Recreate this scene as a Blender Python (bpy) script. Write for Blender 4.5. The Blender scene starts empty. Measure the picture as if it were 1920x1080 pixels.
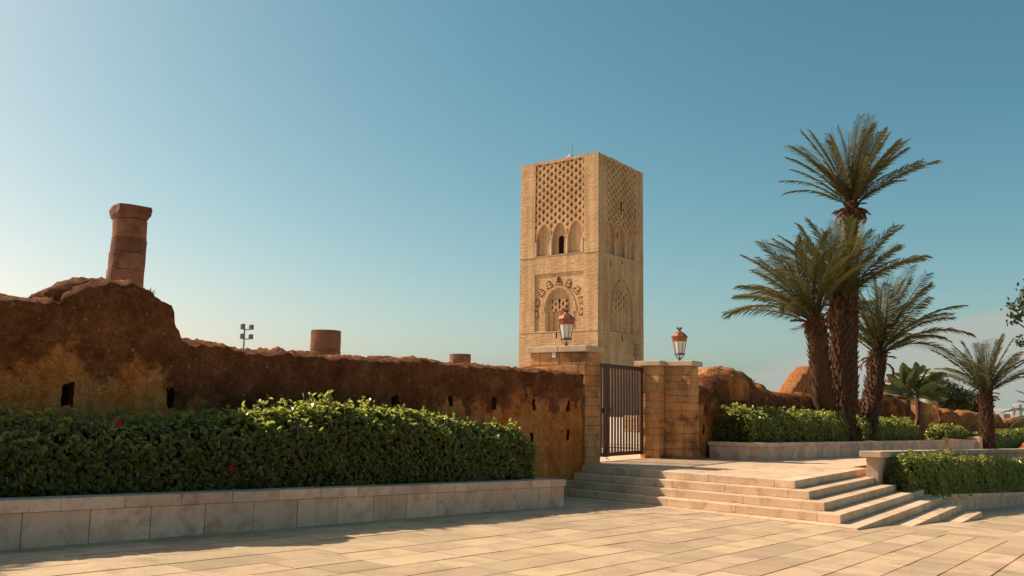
import bpy, math, random
import numpy as np
from mathutils import Vector, Matrix, noise
random.seed(7); rng = np.random.default_rng(7)
S = bpy.context.scene
col = S.collection

# ------------------------------------------------------------------ camera
# world axes: X runs along the gate front (to the right and away), Y through the gate, Z up; z = 0 is the platform
PITCH, ROLL, YAW = math.radians(7.76), 0.016, math.radians(36.3)
fw = Vector((math.cos(YAW)*math.cos(PITCH), math.sin(YAW)*math.cos(PITCH), math.sin(PITCH)))
r0 = Vector((math.sin(YAW), -math.cos(YAW), 0)); u0 = r0.cross(fw)
rt = r0*math.cos(ROLL) + u0*math.sin(ROLL); up = -r0*math.sin(ROLL) + u0*math.cos(ROLL)
cam = bpy.data.cameras.new('camera'); co = bpy.data.objects.new('camera', cam); col.objects.link(co)
M = Matrix((rt, up, -fw)).transposed().to_4x4(); M.translation = (0, 0, 1.33)
co.matrix_world = M
cam.sensor_width = 36; cam.lens = 36*1640/1920; cam.clip_start = 0.1; cam.clip_end = 6000
S.camera = co

# ------------------------------------------------------------------ sky and sun
SUN = Vector((-0.27, 1.03, 1.0)).normalized()          # towards the sun
EL = math.asin(SUN.z); ROT = math.atan2(SUN.x, SUN.y)
W = bpy.data.worlds.new('World'); S.world = W; W.use_nodes = True
nt = W.node_tree; N = nt.nodes; L = nt.links
for n in list(N): N.remove(n)
out = N.new('ShaderNodeOutputWorld'); bg = N.new('ShaderNodeBackground'); L.new(bg.outputs[0], out.inputs[0])
sky = N.new('ShaderNodeTexSky'); sky.sky_type = 'NISHITA'; sky.sun_disc = False
sky.sun_elevation = EL; sky.sun_rotation = ROT; sky.air_density = 1.0; sky.dust_density = 1.75; sky.ozone_density = 1.0; sky.altitude = 0
# warm-teal grade of the clear sky
sc_ = N.new('ShaderNodeSeparateColor'); L.new(sky.outputs[0], sc_.inputs[0]); cc_ = N.new('ShaderNodeCombineColor')
def wm(op, a, b):
    n = N.new('ShaderNodeMath'); n.operation = op
    for i, v in enumerate((a, b)):
        if isinstance(v, (int, float)): n.inputs[i].default_value = v
        else: L.new(v, n.inputs[i])
    return n.outputs[0]
sR, sG, sB = sc_.outputs[0], sc_.outputs[1], sc_.outputs[2]
L.new(wm('MAXIMUM', wm('MULTIPLY', wm('POWER', sR, 1.6), .382), wm('MULTIPLY', sR, .52)), cc_.inputs[0])
L.new(wm('MULTIPLY', wm('POWER', sG, 1.13), .79), cc_.inputs[1])
L.new(wm('ADD', wm('MULTIPLY', sB, .60), wm('MULTIPLY', sG, .28)), cc_.inputs[2])
# low pale cloud bank near the horizon
tc = N.new('ShaderNodeTexCoord')
sep = N.new('ShaderNodeSeparateXYZ'); L.new(tc.outputs['Generated'], sep.inputs[0])
mp = N.new('ShaderNodeMapping'); mp.inputs['Scale'].default_value = (2.2, 2.2, 16); mp.inputs['Location'].default_value = (0.6, 0.2, 0.0)
L.new(tc.outputs['Generated'], mp.inputs[0])
cn = N.new('ShaderNodeTexNoise'); cn.inputs['Scale'].default_value = 1.6; cn.inputs['Detail'].default_value = 5; L.new(mp.outputs[0], cn.inputs[0])
def wmath(op, a, b, clamp=False):
    n = N.new('ShaderNodeMath'); n.operation = op; n.use_clamp = clamp
    for i, v in enumerate((a, b)):
        if isinstance(v, (int, float)): n.inputs[i].default_value = v
        else: L.new(v, n.inputs[i])
    return n.outputs[0]
# bank lies towards +X (the sea side); its top edge undulates with the noise
lim = wmath('ADD', wmath('MULTIPLY', cn.outputs[0], 0.05), wmath('MULTIPLY', wmath('SUBTRACT', sep.outputs[0], 0.93), 0.9))
edge = wmath('MULTIPLY', wmath('SUBTRACT', wmath('ADD', lim, 0.028), sep.outputs[2]), 70.0, True)
amt = wmath('MULTIPLY', edge, 0.85)
cl = N.new('ShaderNodeMix'); cl.data_type = 'RGBA'; L.new(amt, cl.inputs[0]); L.new(cc_.outputs[0], cl.inputs[6])
cl.inputs[7].default_value = (3.5, 3.75, 3.4, 1)
L.new(cl.outputs[2], bg.inputs[0]); bg.inputs[1].default_value = 0.10
sd = bpy.data.lights.new('sun', 'SUN'); sd.energy = 4.8; sd.angle = math.radians(0.5); sd.color = (1.0, 0.88, 0.70)
so = bpy.data.objects.new('sun', sd); col.objects.link(so); so.rotation_euler = SUN.to_track_quat('Z', 'Y').to_euler(); so.location = (-10, 40, 40)
S.view_settings.view_transform = 'Standard'; S.view_settings.look = 'None'; S.view_settings.exposure = 0.35; S.view_settings.gamma = 1

# ------------------------------------------------------------------ helpers
def empty(name, loc, label=None, cat=None, group=None, rz=0, kind=None):
    o = bpy.data.objects.new(name, None); col.objects.link(o); o.location = loc; o.rotation_euler = (0, 0, rz); o.empty_display_size = .2
    return tag(o, label, cat, group, kind)
def tag(o, label=None, cat=None, group=None, kind=None):
    for k, v in (('label', label), ('category', cat), ('group', group), ('kind', kind)):
        if v: o[k] = v
    return o
def top(o):
    v = Vector((0, 0, 0))
    while o: v = v + o.location; o = o.parent
    return v
def mesh(name, V, F, mat, parent=None, smooth=False, local=False, kind=None):
    """verts in world coordinates unless local"""
    V = np.asarray(V, dtype=float).reshape(-1, 3)
    if parent and not local: V = V - np.array(top(parent))
    me = bpy.data.meshes.new(name); me.from_pydata(V.tolist(), [], F if isinstance(F, list) else F.tolist())
    me.update()
    if smooth: me.polygons.foreach_set('use_smooth', [True]*len(me.polygons))
    if mat: me.materials.append(mat)
    o = bpy.data.objects.new(name, me); col.objects.link(o)
    if parent: o.parent = parent
    if kind: o['kind'] = kind
    return o
def copy_tree(o, parent=None):
    c = o.copy(); col.objects.link(c)
    if parent: c.parent = parent
    for ch in list(o.children): copy_tree(ch, c)
    return c
def cbox(a, b, c=0.008, zf=None):
    """box from corner a to b with chamfered edges; zf(x,y) is added to z"""
    (x0, y0, z0), (x1, y1, z1) = a, b
    V = []; idx = {}
    for i, x in enumerate((x0, x1)):
        for j, y in enumerate((y0, y1)):
            for k, z in enumerate((z0, z1)):
                sx, sy, sz = (1, -1)[i]*c, (1, -1)[j]*c, (1, -1)[k]*c
                for ax, p in enumerate(((x, y+sy, z+sz), (x+sx, y, z+sz), (x+sx, y+sy, z))):
                    idx[(i, j, k, ax)] = len(V); V.append(p)
    F = []
    for i in (0, 1):
        q = [idx[(i, 0, 0, 0)], idx[(i, 0, 1, 0)], idx[(i, 1, 1, 0)], idx[(i, 1, 0, 0)]]; F.append(q if i == 0 else q[::-1])
        q = [idx[(0, i, 0, 1)], idx[(1, i, 0, 1)], idx[(1, i, 1, 1)], idx[(0, i, 1, 1)]]; F.append(q if i == 0 else q[::-1])
        q = [idx[(0, 0, i, 2)], idx[(0, 1, i, 2)], idx[(1, 1, i, 2)], idx[(1, 0, i, 2)]]; F.append(q if i == 0 else q[::-1])
    for j in (0, 1):
        for k in (0, 1):
            F.append([idx[(0, j, k, 1)], idx[(1, j, k, 1)], idx[(1, j, k, 2)], idx[(0, j, k, 2)]][::1 if (j+k) % 2 else -1])
            F.append([idx[(j, 0, k, 0)], idx[(j, 1, k, 0)], idx[(j, 1, k, 2)], idx[(j, 0, k, 2)]][::-1 if (j+k) % 2 else 1])
            F.append([idx[(j, k, 0, 0)], idx[(j, k, 1, 0)], idx[(j, k, 1, 1)], idx[(j, k, 0, 1)]][::1 if (j+k) % 2 else -1])
            for i in (0, 1):
                t = [idx[(i, j, k, 0)], idx[(i, j, k, 1)], idx[(i, j, k, 2)]]; F.append(t if (i+j+k) % 2 else t[::-1])
    if zf: V = [(x, y, z+zf(x, y)) for x, y, z in V]
    return V, F
def join(parts):
    V, F = [], []
    for v, f in parts:
        n = len(V); V += [tuple(p) for p in v]; F += [[i+n for i in q] for q in f]
    return V, F
def bbox(a, b):
    (x0, y0, z0), (x1, y1, z1) = a, b
    V = [(x, y, z) for x in (x0, x1) for y in (y0, y1) for z in (z0, z1)]
    return V, [[0, 1, 3, 2], [4, 6, 7, 5], [0, 4, 5, 1], [2, 3, 7, 6], [0, 2, 6, 4], [1, 5, 7, 3]]
def tube(path, radii, n=10, cap=True):
    path = [Vector(p) for p in path]; V = []; F = []
    for i, p in enumerate(path):
        t = (path[min(i+1, len(path)-1)] - path[max(i-1, 0)]).normalized()
        a = t.orthogonal().normalized() if abs(t.z) < .9 else Vector((1, 0, 0)); a = (a - t*a.dot(t)).normalized(); b = t.cross(a)
        for k in range(n):
            th = 2*math.pi*k/n; V.append(tuple(p + (a*math.cos(th) + b*math.sin(th))*radii[i]))
    for i in range(len(path)-1):
        for k in range(n): F.append([i*n+k, i*n+(k+1) % n, (i+1)*n+(k+1) % n, (i+1)*n+k])
    if cap: F.append(list(range(n))[::-1]); F.append([(len(path)-1)*n+k for k in range(n)])
    return V, F
def lathe(prof, n, c=(0, 0, 0), rot=0.0):
    V = []; F = []
    for r, z in prof:
        for k in range(n):
            th = 2*math.pi*k/n + rot; V.append((c[0]+r*math.cos(th), c[1]+r*math.sin(th), c[2]+z))
    for i in range(len(prof)-1):
        for k in range(n): F.append([i*n+k, i*n+(k+1) % n, (i+1)*n+(k+1) % n, (i+1)*n+k])
    F.append(list(range(n))[::-1]); F.append([(len(prof)-1)*n+k for k in range(n)])
    return V, F
def lerp_prof(P, x):
    return float(np.interp(x, [p[0] for p in P], [p[1] for p in P]))
def fbm(x, y, z, o=4):
    return noise.fractal(Vector((x, y, z)), 0.9, 2.0, o)

# ------------------------------------------------------------------ materials
def mat(name, rough=.85, spec=.25):
    m = bpy.data.materials.new(name); m.use_nodes = True; b = m.node_tree.nodes['Principled BSDF']
    b.inputs['Roughness'].default_value = rough; b.inputs['Specular IOR Level'].default_value = spec
    return m, m.node_tree, b
def ramp_noise(t, scale, stops, detail=6, rough=.6, vec=None, dist=0.0):
    n = t.nodes.new('ShaderNodeTexNoise'); n.inputs['Scale'].default_value = scale; n.inputs['Detail'].default_value = detail
    n.inputs['Roughness'].default_value = rough; n.inputs['Distortion'].default_value = dist
    if vec is not None: t.links.new(vec, n.inputs[0])
    r = t.nodes.new('ShaderNodeValToRGB'); el = r.color_ramp.elements
    while len(el) < len(stops): el.new(0.5)
    for e, (p, c) in zip(el, stops):
        e.position = p; e.color = (*c, 1) if len(c) == 3 else c
    t.links.new(n.outputs[0], r.inputs[0]); return r.outputs[0], n.outputs[0]
def pos(t): 
    for n in t.nodes:
        if n.bl_idname == 'ShaderNodeNewGeometry': return n.outputs['Position']
    return t.nodes.new('ShaderNodeNewGeometry').outputs['Position']
def mix(t, fac, a, b, mode='MIX'):
    n = t.nodes.new('ShaderNodeMix'); n.data_type = 'RGBA'; n.blend_type = mode; n.clamp_factor = True
    for i, v in ((0, fac), (6, a), (7, b)):
        if isinstance(v, (int, float)): n.inputs[i].default_value = v
        elif isinstance(v, tuple): n.inputs[i].default_value = (*v, 1)
        else: t.links.new(v, n.inputs[i])
    return n.outputs[2]
def bump(t, b, h, strength=.5, dist=.02, prev=None):
    n = t.nodes.new('ShaderNodeBump'); n.inputs['Strength'].default_value = strength; n.inputs['Distance'].default_value = dist
    t.links.new(h, n.inputs['Height'])
    if prev is not None: t.links.new(prev, n.inputs['Normal'])
    t.links.new(n.outputs[0], b.inputs['Normal']); return n.outputs[0]
def mathn(t, op, a, b=0.0, clamp=False):
    n = t.nodes.new('ShaderNodeMath'); n.operation = op; n.use_clamp = clamp
    for i, v in enumerate((a, b)):
        if isinstance(v, (int, float)): n.inputs[i].default_value = v
        else: t.links.new(v, n.inputs[i])
    return n.outputs[0]
def stone(name, base, var, scale=3.0, rnd=.25, stain=None, bstr=.35, bd=.01, rough=.85, rnd_tint=None, bscale=25):
    """mottled stone: two tones, per-piece brightness, optional dark stains"""
    m, t, b = mat(name, rough); p = pos(t)
    c, _ = ramp_noise(t, scale, [(.3, base), (.7, var)], vec=p)
    oi = t.nodes.new('ShaderNodeObjectInfo')
    if rnd_tint: c = mix(t, mathn(t, 'MULTIPLY', oi.outputs['Random'], 1.0), c, mix(t, 1.0, c, rnd_tint, 'MULTIPLY'))
    mr = t.nodes.new('ShaderNodeMapRange'); mr.inputs[3].default_value = 1-rnd; mr.inputs[4].default_value = 1+rnd*.5
    fr = mathn(t, 'FRACT', mathn(t, 'MULTIPLY', oi.outputs['Random'], 7.31)); t.links.new(fr, mr.inputs[0])
    c = mix(t, 1.0, c, mr.outputs[0], 'MULTIPLY')
    if stain:
        s, _ = ramp_noise(t, stain[1], [(.48, (0, 0, 0)), (.68, (1, 1, 1))], vec=p, detail=8, dist=.6)
        c = mix(t, mathn(t, 'MULTIPLY', s, stain[2]), c, stain[0])
    f, fh = ramp_noise(t, bscale*2.2, [(.35, (.86, .86, .86)), (.65, (1.08, 1.08, 1.08))], vec=p, detail=4)
    c = mix(t, 1.0, c, f, 'MULTIPLY')
    t.links.new(c, b.inputs['Base Color'])
    _, h = ramp_noise(t, bscale, [(0, (0, 0, 0)), (1, (1, 1, 1))], vec=p, detail=8)
    bump(t, b, h, bstr, bd)
    return m
MT = {}
MT['paving'] = stone('paving_stone', (.61, .42, .265), (.52, .37, .235), 1.3, .23, ((.32, .22, .13), 2.2, .6), .25, .006, .75, (.95, 1.0, .90))
MT['joint'] = stone('joint_bed', (.10, .065, .04), (.15, .10, .06), 6, 0)
MT['step'] = stone('step_stone', (.74, .52, .335), (.66, .46, .29), 1.6, .15, ((.36, .235, .14), 2.4, .65), .25, .006, .8)
MT['planter'] = stone('planter_stone', (.82, .555, .41), (.70, .455, .325), 2.4, .2, ((.34, .17, .10), 3.4, .6), .3, .006, .7, (1.06, .97, .92))
MT['cap'] = stone('cap_stone', (.58, .43, .29), (.47, .34, .225), 2.2, .12, ((.2, .15, .1), 4, .3), .3, .008)
MT['block'] = stone('sandstone_block', (.60, .345, .155), (.47, .255, .105), 2.2, .15, ((.12, .055, .022), 1.7, .75), .6, .02, .9, (1.12, .86, .70), 18)
MT['mortar'] = stone('mortar', (.16, .09, .045), (.10, .055, .03), 8, 0)
MT['plaza'] = stone('plaza_paving', (.60, .47, .33), (.50, .40, .28), .5, .05, None, .2, .01)
MT['column'] = stone('column_stone', (.25, .14, .085), (.15, .078, .048), 3.2, .26, ((.065, .032, .022), 2.6, .7), .6, .015, .85, (1.15, .92, .8), 20)
MT['marble'] = stone('pale_column_stone', (.66, .53, .42), (.55, .42, .32), 2.0, .1)
MT['soil'] = stone('soil', (.07, .04, .025), (.12, .07, .04), 5, 0, None, .8, .03, 1)
MT['white'] = stone('white_plaster', (.72, .70, .66), (.62, .60, .56), 2, .03)
MT['ground'] = stone('far_ground', (.26, .19, .12), (.17, .14, .08), .05, 0)

def earth(name, top_band=None, ramp=((.095, .029, .011), (.19, .067, .025), (.31, .125, .05))):
    """rammed earth with stones; below top_band remains of ochre plaster"""
    m, t, b = mat(name, .95, .1); p = pos(t)
    c, _ = ramp_noise(t, 2.6, [(.28, ramp[0]), (.5, ramp[1]), (.72, ramp[2])], vec=p, detail=9, rough=.68)
    sp = t.nodes.new('ShaderNodeSeparateXYZ'); t.links.new(p, sp.inputs[0])
    if top_band is not None:
        pl, _ = ramp_noise(t, 1.3, [(.25, (.42, .11, .022)), (.44, (.74, .225, .035)), (.58, (.80, .36, .12)), (.66, (.70, .24, .05)), (.8, (.36, .11, .03))], vec=p, detail=8, rough=.62, dist=.7)
        st = t.nodes.new('ShaderNodeMapping'); st.inputs['Scale'].default_value = (5, 5, .7); t.links.new(p, st.inputs[0])
        dr, _ = ramp_noise(t, 1.0, [(.4, (.45, .40, .38)), (.62, (1, 1, 1))], vec=st.outputs[0], detail=5)
        pl = mix(t, .4, pl, mix(t, 1.0, pl, dr, 'MULTIPLY'))
        _, n1 = ramp_noise(t, 1.6, [(0, (0, 0, 0)), (1, (1, 1, 1))], vec=p, detail=8, rough=.65)
        # the height of the plaster's upper edge wanders with the noise and along the wall
        at = t.nodes.new('ShaderNodeAttribute'); at.attribute_name = 'plaster_top'
        lim = mathn(t, 'ADD', mathn(t, 'ADD', mathn(t, 'MULTIPLY', mathn(t, 'SUBTRACT', n1, .5), 2.4), at.outputs['Fac']), 0.0)
        k = mathn(t, 'MULTIPLY', mathn(t, 'SUBTRACT', lim, sp.outputs[2]), 4.5, True)
        c = mix(t, mathn(t, 'MULTIPLY', k, .7), c, pl)
    # pale pebbles
    vo = t.nodes.new('ShaderNodeTexVoronoi'); vo.inputs['Scale'].default_value = 8; t.links.new(p, vo.inputs[0])
    pb = mathn(t, 'LESS_THAN', vo.outputs[0], .17)
    _, n3 = ramp_noise(t, 4, [(0, (0, 0, 0)), (1, (1, 1, 1))], vec=p)
    pb = mathn(t, 'MULTIPLY', pb, mathn(t, 'GREATER_THAN', n3, .5))
    c = mix(t, mathn(t, 'MULTIPLY', pb, .55), c, (.42, .27, .17))
    f, _ = ramp_noise(t, 45, [(.32, (.55, .55, .55)), (.66, (1.25, 1.25, 1.25))], vec=p, detail=5)
    c = mix(t, 1.0, c, f, 'MULTIPLY')
    f, _ = ramp_noise(t, 13, [(.35, (.66, .64, .62)), (.62, (1.16, 1.16, 1.16))], vec=p, detail=6, rough=.7)
    c = mix(t, .8, c, mix(t, 1.0, c, f, 'MULTIPLY'))
    t.links.new(c, b.inputs['Base Color'])
    _, h = ramp_noise(t, 9, [(0, (0, 0, 0)), (1, (1, 1, 1))], vec=p, detail=10, rough=.7)
    n0 = bump(t, b, h, .8, .06); bump(t, b, pb, .5, .02, n0)
    return m
MT['earth'] = earth('rammed_earth', 1.42)
MT['earth_bare_sunlit'] = earth('rammed_earth_bare_sunlit', None, ((.19, .066, .02), (.38, .15, .05), (.56, .26, .10)))  # unplastered earth, lightened: sunlight on the right-hand mounds is put into the colour
def tower_mat():
    m, t, b = mat('tower_masonry', .95, .1); p = pos(t)
    sp = t.nodes.new('ShaderNodeSeparateXYZ'); t.links.new(p, sp.inputs[0])
    cb = t.nodes.new('ShaderNodeCombineXYZ')
    t.links.new(mathn(t, 'ADD', sp.outputs[0], sp.outputs[1]), cb.inputs[0]); t.links.new(sp.outputs[2], cb.inputs[1])
    wob, _ = ramp_noise(t, .5, [(0, (0, 0, 0)), (1, (.7, .7, .7))], vec=p, detail=6)
    ad = t.nodes.new('ShaderNodeVectorMath'); ad.operation = 'ADD'; t.links.new(cb.outputs[0], ad.inputs[0]); t.links.new(wob, ad.inputs[1])
    br = t.nodes.new('ShaderNodeTexBrick'); br.inputs['Scale'].default_value = 1.0; br.inputs['Brick Width'].default_value = 1.15; br.inputs['Row Height'].default_value = .36; br.offset_frequency = 3
    br.inputs['Mortar Size'].default_value = .05; br.inputs['Mortar Smooth'].default_value = .6; br.inputs['Bias'].default_value = 0
    br.inputs['Color1'].default_value = (.70, .46, .262, 1); br.inputs['Color2'].default_value = (.62, .40, .22, 1); br.inputs['Mortar'].default_value = (.54, .34, .18, 1)
    t.links.new(ad.outputs[0], br.inputs[0])
    c = br.outputs[0]
    s, _ = ramp_noise(t, .22, [(.3, (.80, .78, .76)), (.7, (1.12, 1.12, 1.10))], vec=p, detail=6)
    c = mix(t, 1.0, c, s, 'MULTIPLY')
    ms = t.nodes.new('ShaderNodeMapping'); ms.inputs['Scale'].default_value = (1.1, 1.1, .06); t.links.new(p, ms.inputs[0])
    s, _ = ramp_noise(t, 1.0, [(.42, (.74, .70, .66)), (.6, (1.04, 1.04, 1.04))], vec=ms.outputs[0], detail=6)
    c = mix(t, .65, c, mix(t, 1.0, c, s, 'MULTIPLY'))
    t.links.new(c, b.inputs['Base Color'])
    mh = t.nodes.new('ShaderNodeMapping'); mh.inputs['Scale'].default_value = (.8, .8, 3.0); t.links.new(p, mh.inputs[0])
    _, h = ramp_noise(t, 1.1, [(0, (0, 0, 0)), (1, (1, 1, 1))], vec=mh.outputs[0], detail=5)
    n0 = bump(t, b, h, .6, .30)
    inv = mathn(t, 'SUBTRACT', 1.0, br.outputs[1]); bump(t, b, inv, .5, .09, n0)
    return m
MT['tower'] = tower_mat()
def plain(name, c, rough=.6, metal=0, spec=.4, var=.15, sc=8):
    m, t, b = mat(name, rough, spec); b.inputs['Metallic'].default_value = metal
    cc, h = ramp_noise(t, sc, [(.3, tuple(x*(1-var) for x in c)), (.7, tuple(x*(1+var) for x in c))], vec=pos(t))
    t.links.new(cc, b.inputs['Base Color']); bump(t, b, h, .1, .005)
    return m
MT['dark'] = plain('unlit_interior', (.012, .008, .006), .9, 0, .05)
MT['gate'] = plain('brown_painted_steel', (.062, .022, .013), .5, 0, .5, .12, 14)
MT['copper'] = plain('copper_painted_metal', (.30, .095, .042), .42, .35, .5, .2, 20)
MT['iron'] = plain('dark_bronze', (.12, .065, .04), .5, .4, .4)
MT['grey'] = plain('galvanised_grey', (.14, .15, .15), .5, .3)
MT['frost'] = plain('frosted_lantern_glass', (.74, .72, .66), .25, 0, .5, .04)
MT['red'] = plain('red_petal', (.40, .006, .008), .6, 0, .2, .2, 40)
def leaf(name, c1, c2, rough=.38, trans=.3, tc=None, spec=.45):
    m, t, b = mat(name, rough, spec); p = pos(t)
    n = t.nodes.new('ShaderNodeTexNoise'); n.inputs['Scale'].default_value = 14; n.inputs['Detail'].default_value = 3; t.links.new(p, n.inputs[0])
    r = t.nodes.new('ShaderNodeValToRGB'); r.color_ramp.elements[0].position = .3; r.color_ramp.elements[1].position = .7
    r.color_ramp.elements[0].color = (*c1, 1); r.color_ramp.elements[1].color = (*c2, 1); t.links.new(n.outputs[0], r.inputs[0])
    t.links.new(r.outputs[0], b.inputs['Base Color'])
    tr = t.nodes.new('ShaderNodeBsdfTranslucent')
    if tc: tr.inputs[0].default_value = (*tc, 1)
    else: t.links.new(r.outputs[0], tr.inputs[0])
    mx = t.nodes.new('ShaderNodeMixShader'); mx.inputs[0].default_value = trans
    o = t.nodes['Material Output']; t.links.new(b.outputs[0], mx.inputs[1]); t.links.new(tr.outputs[0], mx.inputs[2]); t.links.new(mx.outputs[0], o.inputs[0])
    return m
MT['hedge'] = leaf('hedge_leaf', (.022, .020, .004), (.060, .058, .010), .27, .34, (.85, .90, .17), .5)
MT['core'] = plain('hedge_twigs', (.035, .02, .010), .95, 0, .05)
MT['palm'] = leaf('palm_leaflet', (.060, .052, .016), (.125, .108, .034), .5, .22, (.20, .19, .04), .22)
MT['deadpalm'] = leaf('dry_palm_leaf', (.17, .075, .03), (.26, .13, .055), .7, .15, None, .2)
MT['bark'] = plain('palm_bark', (.085, .045, .026), .95, 0, .1, .35, 12)
MT['wood'] = plain('tree_bark', (.09, .06, .04), .95, 0, .1, .3, 12)
MT['banana'] = leaf('broad_leaf', (.045, .055, .016), (.10, .11, .035), .32, .25, (.16, .18, .05))
MT['tree'] = leaf('tree_leaf', (.045, .055, .016), (.095, .10, .032), .5, .3)
MT['weed'] = leaf('dry_weed', (.07, .08, .03), (.13, .12, .05), .7, .2)

# ------------------------------------------------------------------ terrain
def G(u, v):
    t = u-16.0
    z = -.62+.012*(min(max(v, -20), 12)-5) - .037*t - .01*(t+math.sqrt(t*t+4))
    if u > 60: z = G(60, v) - (1-math.exp(-(u-60)/30))*1.2
    if u < -30: z = G(-30, v)
    return z
us = list(np.arange(-30, 64, 2.0)) + [70, 80, 95, 120, 160, 250, 500, 1200, 4000]; us = [-4000, -1000, -200, -60] + us
vs = [-4000, -1000, -300, -80, -30] + list(np.arange(-20, 12.1, 2.0)) + [20, 60, 200, 600, 1500, 4000]
V = [(u, v, G(u, v)-.05 if abs(u) < 100 and -25 < v < 13 else min(G(u, v), -1.2)-.3) for u in us for v in vs]; nv = len(vs)
F = [[i*nv+j, (i+1)*nv+j, (i+1)*nv+j+1, i*nv+j+1] for i in range(len(us)-1) for j in range(nv-1)]
o = mesh('ground', V, F, MT['joint']); o['kind'] = 'structure'
o.data.materials.append(MT['ground']); o.data.materials.append(MT['plaza'])
for p in o.data.polygons:
    c = p.center
    if abs(c.x) > 70 or c.y < -45 or c.y > 14: p.material_index = 1
    elif c.y < -2 or c.x < 0: p.material_index = 2

# paving: rows 0.457 m wide along X in front of the steps, larger slabs beyond
pav = empty('pavement', (0, 0, -.3)); pav['kind'] = 'structure'
slabs = []
r_ = random.Random(3)
for k in range(-9, 24):
    v0 = 2.13+.457*k; v1 = v0+.457
    if v0 > 11.0: continue
    u = 1.2 + r_.random()*.9
    while u < 16.75:
        w = r_.choice((.7, .9, .9, 1.1, 1.3)); e = min(u+w, 16.75)
        if 16.75-e < .35: e = 16.75
        slabs.append((u, e, v0, v1, .010, .0025)); u = e
for k in range(-5, 8):
    v0 = -.4+.9*k; v1 = v0+.9; u = 16.75
    if v0 > 5.0: continue
    off = (k % 2)*.5
    while u < 46:
        e = u + (1.1 if u > 16.8 else 1.1-off); slabs.append((u, e, v0, min(v1, 5.6), .0025, .0025)); u = e
def slab_mesh(s):
    u0_, u1_, v0, v1, jv, ju = s; dz = r_.uniform(-.003, .003)
    P = []
    for z in (0, 1):
        for (a, b) in ((u0_+ju, v0+jv), (u1_-ju, v0+jv), (u1_-ju, v1-jv), (u0_+ju, v1-jv)):
            P.append((a, b, G(a, b)-.05+z*(.05+dz)))
    return P, [[4, 5, 6, 7], [0, 1, 5, 4], [1, 2, 6, 5], [2, 3, 7, 6], [3, 0, 4, 7]]
def hidden(s):
    cu, cv = (s[0]+s[1])/2, (s[2]+s[3])/2
    if s[0] < 14.2 and s[2] > 9.3: return True
    if s[0] > 17.4 and s[2] > 5.0 : return True
    return False
def size(s):
    cu, cv = (s[0]+s[1])/2, (s[2]+s[3])/2
    d = Vector((cu, cv, G(cu, cv)-1.33)); z = d.dot(fw)
    if z < 1: return 0
    x = d.dot(rt)/z*1640+960; y = 540-d.dot(up)/z*1640
    if not (-250 < x < 2170 and y < 1240): return 0
    return (s[1]-s[0])*(s[3]-s[2])*(1.5)/z**3
slabs = [s for s in slabs if not hidden(s)]
slabs.sort(key=size, reverse=True)
for s in slabs[:290]:
    if size(s) > 0: mesh('paving_slab', *slab_mesh(s), MT['paving'], pav)
V, F = join([slab_mesh(s) for s in slabs[290:]]); mesh('paving_slabs_distant', V, F, MT['paving'], pav, kind='stuff')

# ------------------------------------------------------------------ platform and steps
plat = empty('platform', (18, 7, 0)); plat['kind'] = 'structure'
def pz(u, v): return -max(0, u-24)*.022
def uL(i, v): return 17.25 + .115*(v-5.8) - .335*i
def vF(i): return 5.78 - .388*i
V, F = [], []
for u in (17.9, 22, 26, 34, 44, 60): V += [(u+.3, 6.2, pz(u, 6)-.035), (u+.3, 13.2, pz(u, 6)-.035)]
V[0] = (17.5, 6.2, -.035); V[1] = (18.4, 13.2, -.035)
F = [[2*i, 2*i+2, 2*i+3, 2*i+1] for i in range(5)]
mesh('platform_bed', V, F, MT['joint'], plat)
for iu, (a, b) in enumerate(((17.7, 19.2), (19.2, 20.7), (20.7, 22.2), (22.2, 23.7), (23.7, 25.7), (25.7, 28), (28, 32), (32, 37), (37, 43), (43, 52), (52, 62))):
    for jv, (c, d) in enumerate(((6.18, 7.7), (7.7, 9.25), (9.25, 10.9), (10.9, 13.6))):
        if a > 23 and c < 6.2 and False: continue
        if a >= 23.7 and c > 9: continue
        g = .002; V = []
        for z in (-.03, 0):
            for (u, v) in ((a+g, c+g), (b-g, c+g), (b-g, d-g), (a+g, d-g)):
                if iu == 0 and u < a+.1: u = uL(0, v)+.42
                V.append((u, v, z+pz(u, v)))
        mesh('platform_slab', V, [[4, 5, 6, 7], [0, 1, 5, 4], [1, 2, 6, 5], [2, 3, 7, 6], [3, 0, 4, 7]], MT['step'], plat)
stair = empty('stairs', (17, 5.5, -.6), 'broad sandy stone steps wrapping round the corner of the gate platform', 'steps')
rs = random.Random(5)
for i in range(7):
    zt = -.15*i - .001*i; zb = zt-.148 if i < 4 else zt-.42
    ue = 22.65+.10*i
    # front run, along X
    u = uL(i, vF(i)); first = True
    while u < ue-.3:
        e = min(u + rs.uniform(1.2, 1.7), ue)
        if ue-e < .5: e = ue
        v0, v1 = vF(i), vF(i)+.42
        V, F = cbox((u+.0015, v0, zb), (e-.0015, v1, zt), .006)
        if first: V = [(x+(.115*(y-v0) if x < (u+e)/2 else 0), y, z) for x, y, z in V]
        mesh('step_block', V, F, MT['step'], stair); first = False; u = e
    # left run, along Y
    if i > 5: continue
    v = vF(i)+.42; end = 11.02
    while v < end-.2:
        e = min(v + rs.uniform(1.1, 1.6), end)
        if end-e < .5: e = end
        V, F = cbox((0, v+.0015, zb), (.42, e-.0015, zt), .006)
        V = [(x+uL(i, y), y, z) for x, y, z in V]
        mesh('step_block', V, F, MT['step'], stair); v = e

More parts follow.
